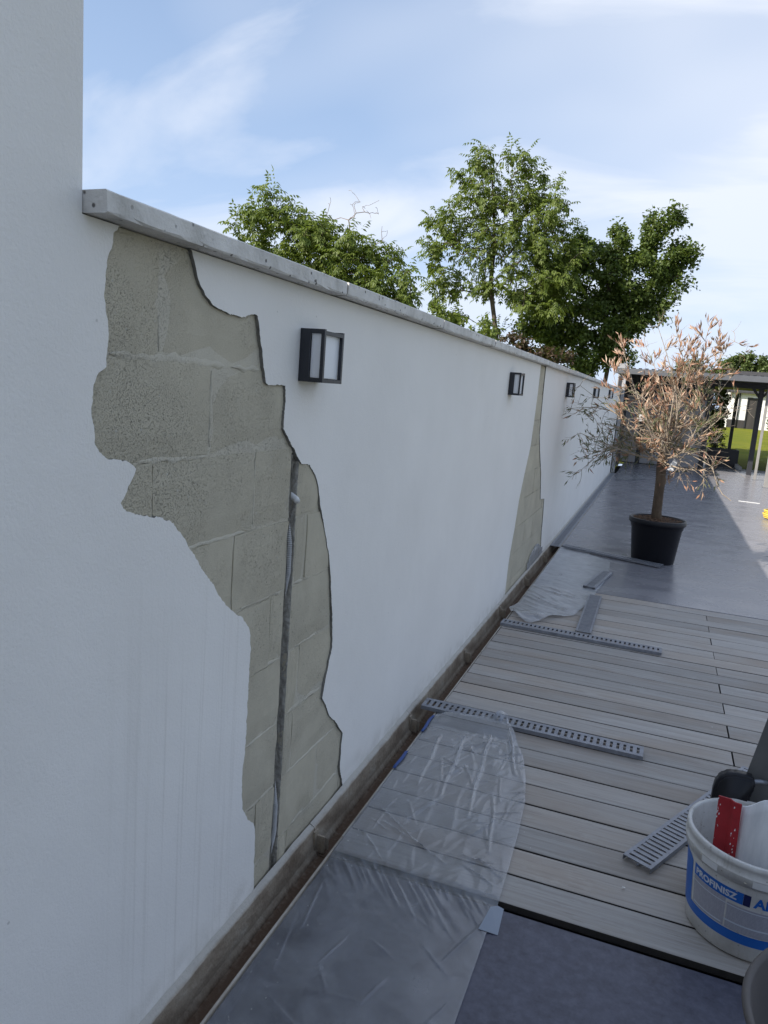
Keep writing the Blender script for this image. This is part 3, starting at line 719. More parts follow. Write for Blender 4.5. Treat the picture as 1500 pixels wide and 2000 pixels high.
for k in range(46):
    fx, fy = rgf.uniform(.15, .60), rgf.uniform(2.10, 3.10); an = rgf.choice([1.45, 1.3, 1.7, 0.5, -0.6, 1.0]) + rgf.uniform(-.25, .25); ln = rgf.uniform(.05, .20)
    folds.append((fx, fy, fx+math.cos(an)*ln, fy+math.sin(an)*ln, rgf.uniform(.003, .008), rgf.uniform(.004, .007)))
pleats = []
for k in range(20):
    fx = 0.15 + 0.024*k + rgf.uniform(-.008, .008); ln = rgf.uniform(.06, .20)*(1.15 if k < 12 else .7)
    pleats.append((fx, 2.035, fx + ln*0.62, 2.035-ln*0.78, rgf.uniform(.003, .0065), rgf.uniform(.004, .007)))
for (ax, ay, bx, by) in ((.30, 1.72, .27, 1.60), (.27, 1.60, .33, 1.52), (.33, 1.52, .42, 1.53), (.42, 1.53, .45, 1.63), (.36, 1.74, .44, 1.70), (.20, 1.45, .38, 1.36), (.24, 1.34, .44, 1.28), (.52, 1.35, .62, 1.62), (.46, 1.25, .60, 1.50), (.55, 1.2, .63, 1.42), (.14, 1.9, .17, 1.7), (.13, 1.75, .18, 1.5), (.125, 1.55, .15, 1.3), (.40, 1.9, .52, 1.84), (.50, 1.78, .60, 1.70), (.16, 1.2, .34, 1.12), (.3, 1.2, .5, 1.05), (.57, 1.75, .64, 1.95)):
    pleats.append((ax, ay, bx, by, rgf.uniform(.0022, .0045), rgf.uniform(.0035, .006)))
def zf1(x, y, u):
    edge = min(1, u*9)
    if y > 2.05:
        z = 0.004 + 0.0022*ridge(x, y, 0.15, 13, 3.1, 5) + 0.0016*ridge(x, y, -0.5, 19, 7.7, 5) + 0.003*abs(noise.noise((x*9, y*9, 2)))
        for (ax, ay, bx, by, h, wd) in folds:
            d, t_ = dseg(x, y, ax + 0.003*math.sin(y*21), ay, bx + 0.003*math.sin(y*21), by)
            z += h*1.0*max(0.0, 1-d/(wd*0.9))*math.sin(math.pi*(0.12+0.76*t_))
        # tuft lifted over the grate
        d = math.hypot(x-0.405, (y-3.27)*0.8); z += 0.045*math.exp(-(d/0.05)**2)
        if y > 3.15: z = max(z, 0.026)
        elif y > 3.08: z = max(z, 0.004+0.022*(y-3.08)/0.07)
        # run up to the far rim of the fold
        return z*max(0.35, edge)
    # taut over the slab: fine drawn pleats fanning from the deck edge
    k = min(1, (2.06-y)/0.03)
    base = 0.004*(1-k) + (-0.0085)*k
    fan = math.exp(-((2.03-y)/0.16)**2)
    ang = 0.75
    z = base + fan*0.0032*ridge(x, y, ang, 26, 5.5, 3.2, 0.2)
    for (ax, ay, bx, by, h, wd) in pleats:
        if abs(x-(ax+bx)/2) > .14 or abs(y-(ay+by)/2) > .2: continue
        d, t_ = dseg(x, y, ax, ay, bx, by)
        z += h*max(0.0, 1-d/wd)*math.sin(math.pi*(0.1+0.8*t_))
    z += 0.0016*ridge(x, y, -0.9, 5.5, 1.1, 6, 1.2)*max(0, noise.noise((x*4, y*4, 8))+0.25)
    return z
rightE = [(0.7, 0.640), (1.2, 0.645), (1.56, 0.650), (1.90, 0.652), (2.06, 0.658), (2.20, 0.655), (2.40, 0.648), (2.62, 0.634), (2.80, 0.605), (2.974, 0.565), (3.15, 0.49), (3.25, 0.44), (3.31, 0.425)]
leftE = [(0.7, 0.112), (3.0, 0.111), (3.16, 0.110), (3.19, 0.125), (3.24, 0.36), (3.31, 0.40)]
film('polythene_sheet', leftE, rightE, 0.7, 3.31, 130, 520, zf1, 'film', 'crumpled clear polythene sheet spread over the near slab and deck edge')
def zf2(x, y, u):
    k = 1.0 if y < 5.9 else 0.3
    return 0.006 + k*(0.005*ridge(x, y, 1.2, 7, 4.4, 6) + 0.003*ridge(x, y, 0.9, 12, 6.1, 6)) + 0.006*k*abs(noise.noise((x*3.2, y*3.2, 3))) + (0.03*math.exp(-((y-4.93-0.25*x)/0.07)**2))
film('polythene_sheet', [(4.86, 0.25), (4.93, 0.17), (5.02, 0.115), (5.14, 0.075), (5.30, 0.115), (7.68, 0.125)],
     [(4.86, 0.28), (5.05, 0.40), (5.22, 0.52), (5.40, 0.55), (5.86, 0.60), (6.55, 0.655), (7.28, 0.63), (7.45, 0.42), (7.68, 0.14)], 4.86, 7.67, 60, 220, zf2, 'film_milky', 'milky polythene sheet bunched at the far end of the open channel')
film('polythene_sheet', [(15.3, 0.18), (15.9, 0.15), (17.4, 0.20)], [(15.3, 0.45), (16.0, 0.75), (17.4, 0.55)], 15.3, 17.4, 24, 50,
     lambda x, y, u: 0.006 + 0.02*abs(noise.noise((x*7, y*3, 5))), 'film', 'small clear polythene sheet on the terrace at the far end of the wall')
# scrap of film stuck to the wall base beyond the bare strip
def zscrap():
    v = []; f = []
    n, m_ = 14, 10
    for j in range(m_+1):
        for i in range(n+1):
            u, q = i/n, j/m_
            yy = 6.35+0.85*u; z = 0.01 + (0.06+0.10*math.sin(math.pi*min(1, u*1.1)))*q + 0.01*noise.noise((yy*9, q*3, 2))
            v.append((XW+0.004+0.006*abs(noise.noise((yy*14, q*5, 7))) + (0.004 if q < .2 else 0), yy, z))
    for j in range(m_):
        for i in range(n): f.append((j*(n+1)+i, j*(n+1)+i+1, (j+1)*(n+1)+i+1, (j+1)*(n+1)+i))
    return tag(link('polythene_scrap', mesh('polythene_scrap', v, f, True), 'film_milky'), 'scrap of clear film clinging to the foot of the bare strip', 'plastic sheet')
zscrap()
# tapes
def tape(name, pts, mat, label, cat='tape'):
    mb = MB(); mb.add([(x, y, z) for x, y, z in pts], [tuple(range(len(pts)))]); o = mb.build(name, mat)
    me = o.data; bm = bmesh.new(); bm.from_mesh(me)
    bmesh.ops.solidify(bm, geom=bm.faces[:], thickness=0.0006); bm.to_mesh(me); bm.free(); return tag(o, label, cat)
tape('grey_tape', [(0.657, 2.030, -0.0075), (0.677, 2.028, -0.0105), (0.683, 1.912, -0.0105), (0.628, 1.905, -0.0045), (0.640, 2.01, -0.003)], 'greytape', 'square of grey blue tape holding the film to the dark slab')
def blue_tape(y0, y1, label):
    mb = MB(); n = 12; v = []; f = []
    for i in range(n+1):
        y = y0+(y1-y0)*i/n; h = 0.016*math.sin(math.pi*i/n)**0.5
        xo = 0.1145 + 0.002*math.sin(y*40)
        v += [(xo-0.007-0.3*h, y, 0.0035), (xo-0.004, y, 0.006+h*0.6), (xo+0.006, y, 0.0075+h*0.15)]
    for i in range(n):
        for k in range(2): f.append((i*3+k, i*3+k+1, (i+1)*3+k+1, (i+1)*3+k))
    o = link('masking_tape', mesh('masking_tape', v, f), 'bluetape'); return tag(o, label, 'tape')
blue_tape(2.98, 3.17, 'strip of blue masking tape at the channel edge next to a grate')
blue_tape(2.62, 2.78, 'strip of blue masking tape sticking out halfway along the film edge')

# ================================================================== BUCKET AND TOOLS
BC = (1.345, 2.262)
bk = tag(empty('paint_bucket', (BC[0], BC[1], 0.0015)), 'white plastic bucket with blue printed label, tools standing in it', 'bucket')
H_, RB, RT = 0.285, 0.160, 0.184
rad = lambda z: RB+(RT-RB)*z/H_
MB().lathe([(0.001, 0.0), (RB-0.006, 0.0), (RB, 0.005), (rad(.1), .1), (rad(.2), .2), (RT, H_), (RT+0.001, H_+0.012), (RT-0.004, H_+0.012), (RT-0.005, H_), (rad(.1)-0.004, .1), (RB-0.006, 0.012), (0.001, 0.012)], 72).build('body', 'bucket', bk, smooth=True)
rm = MB().lathe([(rad(.232)+0.0004, .232), (rad(.235)+0.007, .2335), (RT+0.0085, .262), (RT+0.0085, .2635), (RT+0.006, .265), (RT+0.006, .284), (RT+0.0075, .286), (RT+0.0065, .2985), (RT+0.001, .3005), (RT-0.005, .2985), (RT-0.005, .290)], 72).build('rim', 'bucket', bk, smooth=False)
rm.data.polygons.foreach_set('use_smooth', [True]*len(rm.data.polygons))
for a0 in (218, 262, 306):
    v = []; f = []
    for i in range(9):
        a = R(a0+16*i/8)
        for z, rr_ in ((.240, .0095), (.2605, .0110)): v.append(((RT+rr_-0.003)*math.cos(a), (RT+rr_-0.003)*math.sin(a), z))
    for i in range(8): f.append((2*i, 2*i+2, 2*i+3, 2*i+1))
    link('rim_tab', mesh('rim_tab', v, f), 'white_pvc', rm)
def wrap(a0, a1, z0, z1, off, name, mat, n=None, zt=None, par=None):
    n = n or max(2, int((a1-a0)/2)); v = []; f = []
    for i in range(n+1):
        u = i/n; a = R(a0+(a1-a0)*u); top = z1 if zt is None else zt(u)
        for z in (z0, top): v.append(((rad(z)+off)*math.cos(a), (rad(z)+off)*math.sin(a), z))
    for i in range(n): f.append((2*i, 2*i+2, 2*i+3, 2*i+1))
    return link(name, mesh(name, v, f, True), mat, par or bk)
LB = wrap(170, 350, 0.050, 0.080, 0.0006, 'label_band', 'blue', 90)
wrap(170, 202, 0.0802, 0.216, 0.0006, 'label_band', 'blue', 16, zt=lambda u: 0.216 - 0.012*max(0, (u-.75)*4)**2)
wrap(206, 243, 0.0835, 0.171, 0.0006, 'label_print', 'print', 20)
wrap(244.5, 330, 0.0835, 0.163, 0.0006, 'label_print', 'print', 40)
wrap(205, 330, 0.155, 0.1575, 0.0011, 'label_rule', 'print_white', 60, par=LB)
wrap(243, 330, 0.104, 0.109, 0.0011, 'label_rule', 'print_white', 40, par=LB)
wrap(208, 241, 0.089, 0.093, 0.0011, 'label_rule', 'print_white', 20, par=LB)
wrap(206, 257, 0.172, 0.2075, 0.0006, 'label_band', 'blue', 24)
wrap(257.2, 263, 0.172, 0.2075, 0.0006, 'label_band', 'navy', 4)
def wrapped_text(s, a0, z0, size, off, mat, width_deg):
    cu = bpy.data.curves.new('t', 'FONT'); cu.body = s; cu.size = 1.0; cu.offset = 0.038; cu.resolution_u = 3
    ob = bpy.data.objects.new('t', cu); col.objects.link(ob)
    dg = bpy.context.evaluated_depsgraph_get(); me0 = ob.evaluated_get(dg).to_mesh()
    vs_ = [v.co.copy() for v in me0.vertices]; fs = [tuple(p.vertices) for p in me0.polygons]
    bpy.data.objects.remove(ob); bpy.data.curves.remove(cu)
    x0 = min(v.x for v in vs_); x1 = max(v.x for v in vs_); h0 = min(v.y for v in vs_); h1 = max(v.y for v in vs_)
    out = []
    for v in vs_:
        a = R(a0+(v.x-x0)/(x1-x0)*width_deg); z = z0+(v.y-h0)/(h1-h0)*size; r = rad(z)+off
        out.append((r*math.cos(a), r*math.sin(a), z))
    return link('label_lettering', mesh('label_lettering', out, fs), mat, LB)
wrapped_text('PROFINISZ', 209, 0.1790, 0.0205, 0.0014, 'print_white', 43)
wrapped_text('AK', 265.5, 0.1755, 0.031, 0.0010, 'blue', 19)
# mortar splashes
rs_ = random.Random(5)
mb = MB()
for k in range(14):
    a = R(rs_.uniform(185, 300)); z = rs_.uniform(.205, .262) ; r = (rad(z)+0.001 if z < .232 else RT+0.008); s = rs_.uniform(.0015, .004)
    c = Vector((r*math.cos(a), r*math.sin(a), z)); tn = Vector((-math.sin(a), math.cos(a), 0)); nn = Vector((math.cos(a), math.sin(a), 0))
    p = [c + tn*s*1.6, c + Vector((0, 0, s*.6)), c - tn*s*1.6, c - Vector((0, 0, s*.6))]
    mb.add([*p, c + nn*s*.5], [(0, 1, 4), (1, 2, 4), (2, 3, 4), (3, 0, 4)])
mb.build('plaster_splash', 'mortar', bk)['kind'] = 'stuff'

# red fold-profile handle of a scraper, standing in the bucket
rd = tag(empty('red_scraper', (1.265, 2.255, 0.016)), 'red plastic scraper standing upright in the white bucket', 'scraper')
v = []; f = []
prof = [(-0.030, 0.0), (0.001, -0.004), (0.010, -0.020), (0.030, -0.024), (0.030, -0.019), (0.013, -0.015), (0.004, 0.001), (-0.030, 0.005)]
for z in (0.0, 0.10, 0.20, 0.30, 0.385):
    k = (z-0.385)*0.10
    for (x, y) in prof: v.append((x - 0.03*z, y*0.9 - 0.02, z))
n = len(prof)
for i in range(4):
    for k in range(n): f.append((i*n+k, i*n+(k+1) % n, (i+1)*n+(k+1) % n, (i+1)*n+k))
f += [tuple(range(n))[::-1], tuple(range(4*n, 5*n))]
mb = MB(); mb.add(v, f); bh = mb.build('blade_holder', 'red', rd, bevel=0.0012)
rs_ = random.Random(9); mb = MB()
for k in range(26):
    z = rs_.uniform(.22, .384); u = rs_.choice([-0.0295, -0.0285, -0.024, 0.012, 0.02]) + rs_.uniform(-.001, .001)
    yy = -0.02 + 0.9*(0.0 - 0.004*(u+0.03)/0.031 if u < 0 else -0.0205-0.0008) - 0.0012
    s = rs_.uniform(.0012, .0035); x = u-0.03*z
    mb.add([(x-s*.5, yy, z-s), (x+s*.5, yy, z-s*.6), (x+s*.4, yy, z+s*1.2), (x-s*.3, yy, z+s*.8)], [(0, 1, 2, 3)])
mb.build('plaster_fleck', 'white_board', bh)['kind'] = 'stuff'
# white plastering float: curved plastic plate in the bucket
wf = tag(empty('white_plaster_float', (1.36, 2.25, 0.016)), 'white plaster smeared plastic board leaning in the bucket beside the red scraper', 'board')
v = []; f = []; n, m_ = 20, 12
for layer in (0, 1):
    for j in range(m_+1):
        for i in range(n+1):
            u = i/n; q = j/m_
            x = -0.072 + 0.20*u; top = 0.372 + 0.045*min(1, u*3.2)**2*(3-2*min(1, u*3.2))*0.9
            z = top*q
            y = -0.022 - 0.018*math.sin(u*math.pi) + 0.03*(q-0.6)*u + 0.006*layer
            v.append((x-0.035*(1-q)*0, y, z))
k0 = (n+1)*(m_+1)
for j in range(m_):
    for i in range(n):
        a = j*(n+1)+i; f.append((a, a+1, a+n+2, a+n+1)); f.append((k0+a, k0+a+n+1, k0+a+n+2, k0+a+1))
for i in range(n):
    a = m_*(n+1)+i; f.append((a, a+1, k0+a+1, k0+a))
for j in range(m_):
    a = j*(n+1); f.append((a, a+n+1, k0+a+n+1, k0+a)); a = a+n; f.append((a+n+1, a, k0+a, k0+a+n+1))
link('float_plate', mesh('float_plate', v, f, True), 'white_board', wf)
# wide steel trowel with black grip, behind
tw = tag(empty('plastering_trowel', (1.335, 2.47, 0.0)), 'broad grey plastering blade with rounded black grip behind the bucket', 'trowel')
bl = MB(); bl.add([(-0.070, 0.03, 0.0), (0.21, 0.06, 0.0), (0.31, 0.06, 0.66), (0.040, 0.03, 0.66)], [(0, 1, 2, 3)])
o = bl.build('blade', 'steel_blade', tw); bm = bmesh.new(); bm.from_mesh(o.data); bmesh.ops.solidify(bm, geom=bm.faces[:], thickness=0.002); bm.to_mesh(o.data); bm.free()
gp = MB(); prof = []
for (x, z) in ((-0.108, 0.0), (-0.104, 0.20), (-0.102, 0.315), (-0.096, 0.345), (-0.078, 0.368), (-0.05, 0.378), (-0.005, 0.378), (0.010, 0.372), (0.014, 0.345), (0.004, 0.32), (0.0, 0.0)): prof.append((x, z))
v = [(x, y, z) for y in (-0.028, 0.026) for x, z in prof]; n = len(prof)
gp.add(v, [tuple(range(n)), tuple(range(n, 2*n))[::-1]] + [(i, n+i, n+(i+1) % n, (i+1) % n) for i in range(n)])
gp.build('grip', 'black', tw, bevel=0.011, seg=3, smooth=True)
MB().tube([(-0.01, 0.0, 0.352), (0.03, 0.012, 0.358), (0.05, 0.028, 0.352)], [0.008, 0.007, 0.006], 10).build('tang', 'galv', tw, smooth=True)

# taupe planter at the corner of the view
pc = (1.525, 1.425)
tp = tag(empty('taupe_planter', (pc[0], pc[1], -0.0115)), 'taupe round planter with soil, cut off by the lower right corner', 'planter')
MB().lathe([(0.001, 0), (0.20, 0), (0.205, 0.004), (0.295, 0.395), (0.306, 0.398), (0.309, 0.405), (0.306, 0.413), (0.298, 0.414), (0.292, 0.405), (0.245, 0.22), (0.001, 0.21)], 80).build('pot', 'taupe', tp, smooth=True)
v = []; f = []
for j in range(19):
    for k in range(48):
        r = 0.262*j/18; a = 2*math.pi*k/48
        v.append((r*math.cos(a), r*math.sin(a), 0.285 + 0.02*noise.noise((r*math.cos(a)*14, r*math.sin(a)*14, 1)) + 0.012*noise.noise((r*math.cos(a)*45, r*math.sin(a)*45, 3))))
for j in range(18):
    for k in range(48): f.append((j*48+k, j*48+(k+1) % 48, (j+1)*48+(k+1) % 48, (j+1)*48+k))
link('soil', mesh('soil', v, f, True), 'soil', tp)

# crumbs of plaster along the channel edge and below the bare patch
rgc = random.Random(8); mb = MB()
for k in range(150):
    if k < 90: c = Vector((rgc.uniform(.113, .22)**1.0, rgc.uniform(1.0, 3.1), 0.0))
    else: c = Vector((rgc.uniform(.15, 1.9), rgc.uniform(2.1, 5.9), 0.0))
    c.z = -0.0095 if c.y < 2.04 else 0.002
    sz = rgc.uniform(.0012, .0034)
    pts = [c + Vector((rgc.uniform(-1, 1), rgc.uniform(-1, 1), 0))*sz for _ in range(3)]
    mb.add([*pts, c + Vector((0, 0, sz*1.1))], [(0, 1, 3), (1, 2, 3), (2, 0, 3), (2, 1, 0)])
o = mb.build('plaster_crumbs', 'plaster'); tag(o, 'scattered pale plaster crumbs on the boards and by the channel', 'debris', kind='stuff')
# small stone chip on the deck
v = [(random.Random(k).uniform(-1, 1)*.007, random.Random(k+50).uniform(-1, 1)*.005, random.Random(k+90).uniform(0, 1)*.006) for k in range(9)]
bm = bmesh.new()
for p in v: bm.verts.new(p)
bmesh.ops.convex_hull(bm, input=bm.verts); me = bpy.data.meshes.new('plaster_crumb'); bm.to_mesh(me); bm.free()
tag(link('plaster_crumb', me, 'plaster', None, (1.005, 2.275, 0.002)), 'small pale plaster crumb on a deck board near the loose grate', 'crumb')
# ================================================================== TREES
def grow(trunk, targets, rg, tip=0.006, power=2.3, droop=0.1, minang=True):
    """nodes grown from a trunk polyline towards the targets; returns nodes, parents, radii, tip indices"""
    P = [Vector(p) for p in trunk]; par = [-1] + list(range(len(trunk)-1)); tips = []
    T = [Vector(q) for q in targets]; ax = [Vector(p) for p in trunk]
    T.sort(key=lambda q: min((q-a).length for a in ax))
    for q in T:
        best, bi = 1e9, 0
        for i, p in enumerate(P):
            d = (q-p).length
            if q.z < p.z: d *= 1 + 0.9*min(1, (p.z-q.z)/max(d, .01))
            if i == len(P)-1: d *= 1.0
            if d < best: best, bi = d, i
        a = P[bi]; d = (q-a).length
        if d < 1e-3: continue
        k = max(2, min(6, int(d/0.35)+1)); prev = bi
        side = Vector((rg.uniform(-1, 1), rg.uniform(-1, 1), rg.uniform(-.3, .6)))*d*0.13
        for s in range(1, k+1):
            u = s/k; p = a.lerp(q, u) + side*math.sin(math.pi*u) + Vector((0, 0, droop*d*math.sin(math.pi*u)))
            P.append(p); par.append(prev); prev = len(P)-1
        tips.append(prev)
    rad_ = [0.0]*len(P); acc = [0.0]*len(P)
    for i in range(len(P)-1, -1, -1):
        rad_[i] = max(tip, acc[i]**(1/power)) if acc[i] > 0 else tip
        if par[i] >= 0: acc[par[i]] += rad_[i]**power
    return P, par, rad_, tips
def branch_mesh(P, par, rad_, n=5, rmax=1e9, tmin=0):
    v = []; f = []
    for i in range(len(P)):
        if par[i] < 0: continue
        a, b = P[par[i]], P[i]; d = b-a
        if d.length < 1e-4: continue
        d.normalize(); u = d.orthogonal().normalized(); s = d.cross(u); k0 = len(v)
        ra, rb = min(rad_[par[i]], rad_[i]*1.5, rmax), min(rad_[i], rmax)
        for (p, r) in ((a, ra), (b, rb)):
            for k in range(n):
                t_ = 2*math.pi*k/n; v.append(p + (u*math.cos(t_)+s*math.sin(t_))*r)
        for k in range(n): f.append((k0+k, k0+(k+1) % n, k0+n+(k+1) % n, k0+n+k))
    return v, f
def leaf(v, f, p, d, nrm, L, W):
    d = d.normalized(); s = d.cross(nrm)
    s = s.normalized() if s.length > 1e-4 else d.orthogonal().normalized()
    up = s.cross(d); k = len(v)
    v += [p, p + d*L*0.45 + s*W*0.5 + up*W*0.12, p + d*L - up*L*0.10, p + d*L*0.45 - s*W*0.5 + up*W*0.12]
    f.append((k, k+1, k+2, k+3))
def rv(rg):
    while True:
        q = Vector((rg.uniform(-1, 1), rg.uniform(-1, 1), rg.uniform(-1, 1)))
        if 0.05 < q.length <= 1: return q
def foliage(P, par, tips, rg, style, dens, size, spread, v, f):
    for ti in tips:
        p = P[ti]; d0 = (P[ti]-P[par[ti]]); d0 = d0.normalized() if d0.length > 1e-4 else Vector((0, 0, 1))
        for c in range(dens):
            base = p - d0*rg.uniform(0, spread*0.9) + rv(rg)*spread*0.45
            if style == 'walnut':
                d = (d0*0.5 + rv(rg)*0.9 + Vector((0, 0, -0.1))).normalized(); Lr_ = size*rg.uniform(1.9, 2.9); q = base.copy(); n = 4
                sd_ = d.cross(Vector((0, 0, 1))); sd_ = sd_.normalized() if sd_.length > .05 else Vector((1, 0, 0))
                for k in range(n):
                    q = q + d*Lr_/n; d = (d + Vector((0, 0, -0.16))).normalized()
                    nr = (sd_.cross(d) + rv(rg)*0.45)
                    for s in (-1, 1):
                        dl = (d*0.55 + sd_*s*0.85 + Vector((0, 0, -0.35 - rg.uniform(0, .4)))).normalized()
                        leaf(v, f, q, dl, nr, size*rg.uniform(.8, 1.2), size*rg.uniform(.36, .46))
                leaf(v, f, q, (d + Vector((0, 0, -.3))), sd_.cross(d), size*1.25, size*.46)
            else:
                for k in range(5):
                    q = base + rv(rg)*spread*0.35
                    dl = (rv(rg) + d0*0.3 + Vector((0, 0, -0.25))).normalized()
                    leaf(v, f, q, dl, (rv(rg)*0.8 + Vector((0, 0, 1))), size*rg.uniform(.75, 1.25), size*rg.uniform(.6, .85))
def tree(name, label, Y, blobs, trunk, leafmat, per, style='walnut', dens=4, size=0.11, spread=0.32, depth=1.0, seed=1, bark='bark', tip=0.006, base_r=None, group=None, cat='tree', nb=5, flat=1.0, smax=1e9):
    rg = random.Random(seed); targets = []
    for (x, z, r) in blobs:
        for k in range(max(3, int(per*r*r*12))):
            q = rv(rg); q = q*(0.45 + 0.55*rg.random()**0.4)/max(.3, q.length)*q.length**0.6
            targets.append((x+q.x*r, Y + q.y*max(r*1.1, 0.35)*depth + rg.uniform(-.3, .3)*depth, z+q.z*r*flat))
    P, par, rad_, tips = grow(trunk, targets, rg, tip)
    root = empty(name, trunk[0]); off = Vector(trunk[0])
    v, f = branch_mesh([p-off for p in P], par, rad_, nb, smax)
    link('trunk', mesh('trunk', v, f, True), bark, root)
    lv, lf = [], []
    foliage([p-off for p in P], par, tips, rg, style, dens, size, spread, lv, lf)
    link('crown', mesh('crown', lv, lf), leafmat, root)
    tag(root, label, cat, group); return root
LT = [(-7.33,4.65,0.40), (-6.94,4.95,0.29), (-7.52,4.30,0.21), (-6.44,4.40,0.46), (-6.64,3.81,0.47), (-5.97,4.21,0.43), (-5.60,3.63,0.51), (-5.08,4.12,0.38), (-4.98,3.50,0.45), (-4.53,3.94,0.32), (-4.27,3.37,0.40), (-3.92,3.52,0.18), (-5.77,4.50,0.25), (-6.15,3.52,0.41), (-4.57,3.07,0.40), (-4.03,2.99,0.30), (-7.36,4.00,0.32), (-5.3,2.9,0.5), (-6.4,2.9,0.6)]
MT = [(-5.26,8.55,0.60), (-5.97,8.26,0.40), (-4.22,8.52,0.50), (-3.80,8.29,0.39), (-6.25,6.80,0.73), (-5.32,7.49,0.80), (-4.18,7.40,0.79), (-3.34,6.95,0.86), (-2.67,7.16,0.46), (-6.92,6.65,0.30), (-6.42,5.86,0.74), (-5.35,6.18,0.89), (-4.21,6.19,0.88), (-3.08,6.05,0.86), (-2.43,6.35,0.54), (-6.07,4.91,0.74), (-3.92,4.97,0.72), (-3.26,4.83,0.63), (-6.16,4.03,0.50), (-2.83,5.15,0.63), (-2.28,5.76,0.39), (-3.3,7.6,.5), (-2.9,5.6,.6), (-5.06,4.94,0.6), (-4.6,3.6,.4), (-3.4,4.1,.5), (-2.4,5.0,.5), (-2.6,4.4,.5)]
RT = [(-2.24,6.28,0.75), (-1.29,6.45,0.63), (-1.10,6.84,0.33), (-0.02,6.92,0.61), (0.46,7.31,0.45), (0.91,6.16,0.51), (0.31,6.15,0.81), (-1.47,5.33,1.17), (-0.36,5.35,1.07), (-2.69,4.47,1.19), (-1.32,4.03,1.26), (-0.40,4.39,0.99), (-2.64,3.31,1.03), (-1.52,3.03,0.85), (0.73,5.22,0.61), (-3.68,4.10,0.78), (0.22,4.42,0.49), (-2.13,2.49,0.69), (-0.6,3.2,.7), (-2.9,5.6,.7), (-3.4,5.0,.6), (-3.2,3.6,.8)]
GB = [(-3.95,3.07,0.41), (-3.33,2.92,0.35), (-4.34,3.34,0.21), (-2.91,2.83,0.23), (-3.6,2.5,.5)]
CB = [(-2.49,2.72,0.41), (-1.96,2.56,0.35), (-2.88,2.78,0.28), (-1.64,2.45,0.30), (-2.2,2.2,.5)]
tree('walnut_tree', 'shorter broad light green tree with bare twigs on top behind the wall', 14, LT, [(-5.7, 14, -0.05), (-5.75, 14, 1.0), (-5.85, 14.1, 2.0), (-6.0, 14, 2.7), (-6.3, 14, 3.4)], 'leaf_walnut', 11.0, 'walnut', 7, 0.100, 0.26, 1.1, 4, tip=0.0045)
tree('walnut_tree', 'tallest airy light green tree with visible trunk behind the wall', 24, MT, [(-4.3, 24, -0.05), (-4.35, 24, 1.6), (-4.40, 24, 3.3), (-4.75, 24, 4.8), (-4.76, 24.1, 6.0), (-4.88, 24, 7.2), (-5.05, 24, 8.2)], 'leaf_walnut', 3.4, 'walnut', 7, 0.125, 0.36, 1.0, 8, tip=0.008)
tree('dark_tree', 'dense dark green tree at the right of the group behind the wall', 26, RT, [(-1.2, 26, -0.05), (-1.1, 26, 1.5), (-1.0, 26, 2.9), (-1.38, 26, 4.5), (-1.25, 26, 6.0)], 'leaf_dark', 3.4, 'round', 15, 0.125, 0.42, 0.9, 12, tip=0.007)
tree('green_bush', 'low light green bush above the coping below the tallest tree', 17, GB, [(-3.6, 17, -0.05), (-3.6, 17, 1.2), (-3.6, 17, 2.2)], 'leaf_walnut', 6, 'round', 8, 0.10, 0.25, 0.8, 15, tip=0.004, cat='bush')
tree('copper_bush', 'dark reddish brown bush above the coping beside the dark tree', 19, CB, [(-2.2, 19, -0.05), (-2.2, 19, 1.0), (-2.2, 19, 2.0)], 'leaf_copper', 6, 'round', 8, 0.10, 0.26, 0.8, 16, tip=0.004, cat='bush')
# bare dead branches on the shorter walnut tree (a part of it)
root = [o for o in bpy.data.objects if o.name == 'walnut_tree'][0]
rg = random.Random(31); tg = []
for (x0, z0, x1, z1) in ((-5.66, 4.4, -5.80, 5.0), (-5.28, 4.3, -5.27, 5.1), (-5.0, 4.4, -4.64, 5.0), (-5.28, 4.5, -5.0, 4.95), (-4.55, 3.9, -4.5, 4.45)):
    for k in range(9):
        u = rg.uniform(.35, 1); tg.append((x0+(x1-x0)*u + rg.uniform(-.14, .14)*u, 14+rg.uniform(-.2, .2), z0+(z1-z0)*u + rg.uniform(-.08, .08)))
P, par, rd_, tips = grow([(-5.3, 14, 3.2), (-5.3, 14, 3.9), (-5.28, 14, 4.3)], tg, rg, 0.0035)
off = Vector((-5.7, 14, -0.05))
v, f = branch_mesh([p-off for p in P], par, rd_, 4); link('dead_branches', mesh('dead_branches', v, f), 'deadtwig', root)

# far trees
FT1 = [(5.83,4.83,1.44), (4.83,4.50,1.15), (6.85,4.89,1.32), (7.58,4.57,1.20), (4.60,3.62,0.96), (6.33,3.74,1.52), (8.6, 4.4, 1.3), (8.0, 3.3, 1.4), (5.2, 3.0, 1.2)]
FT2 = [(2.00,4.57,0.72), (1.50,4.06,0.73), (2.96,4.35,0.72), (2.33,3.52,1.01), (1.7, 3.0, .9), (3.2, 3.3, .9)]
tree('round_tree', 'rounded green tree far beyond the white garage', 66, FT1, [(6.3, 66, 0.3), (6.3, 66, 2.0), (6.3, 66, 3.4)], 'leaf_far', 1.5, 'round', 12, 0.24, 0.60, 0.8, 41, tip=0.01)
tree('round_tree', 'small far green treetop showing over the dark pergola roof behind the dry twigs', 64, FT2, [(2.3, 64, 0.3), (2.3, 64, 1.8), (2.3, 64, 3.0)], 'leaf_far', 2.0, 'round', 12, 0.22, 0.50, 0.8, 42, tip=0.01)
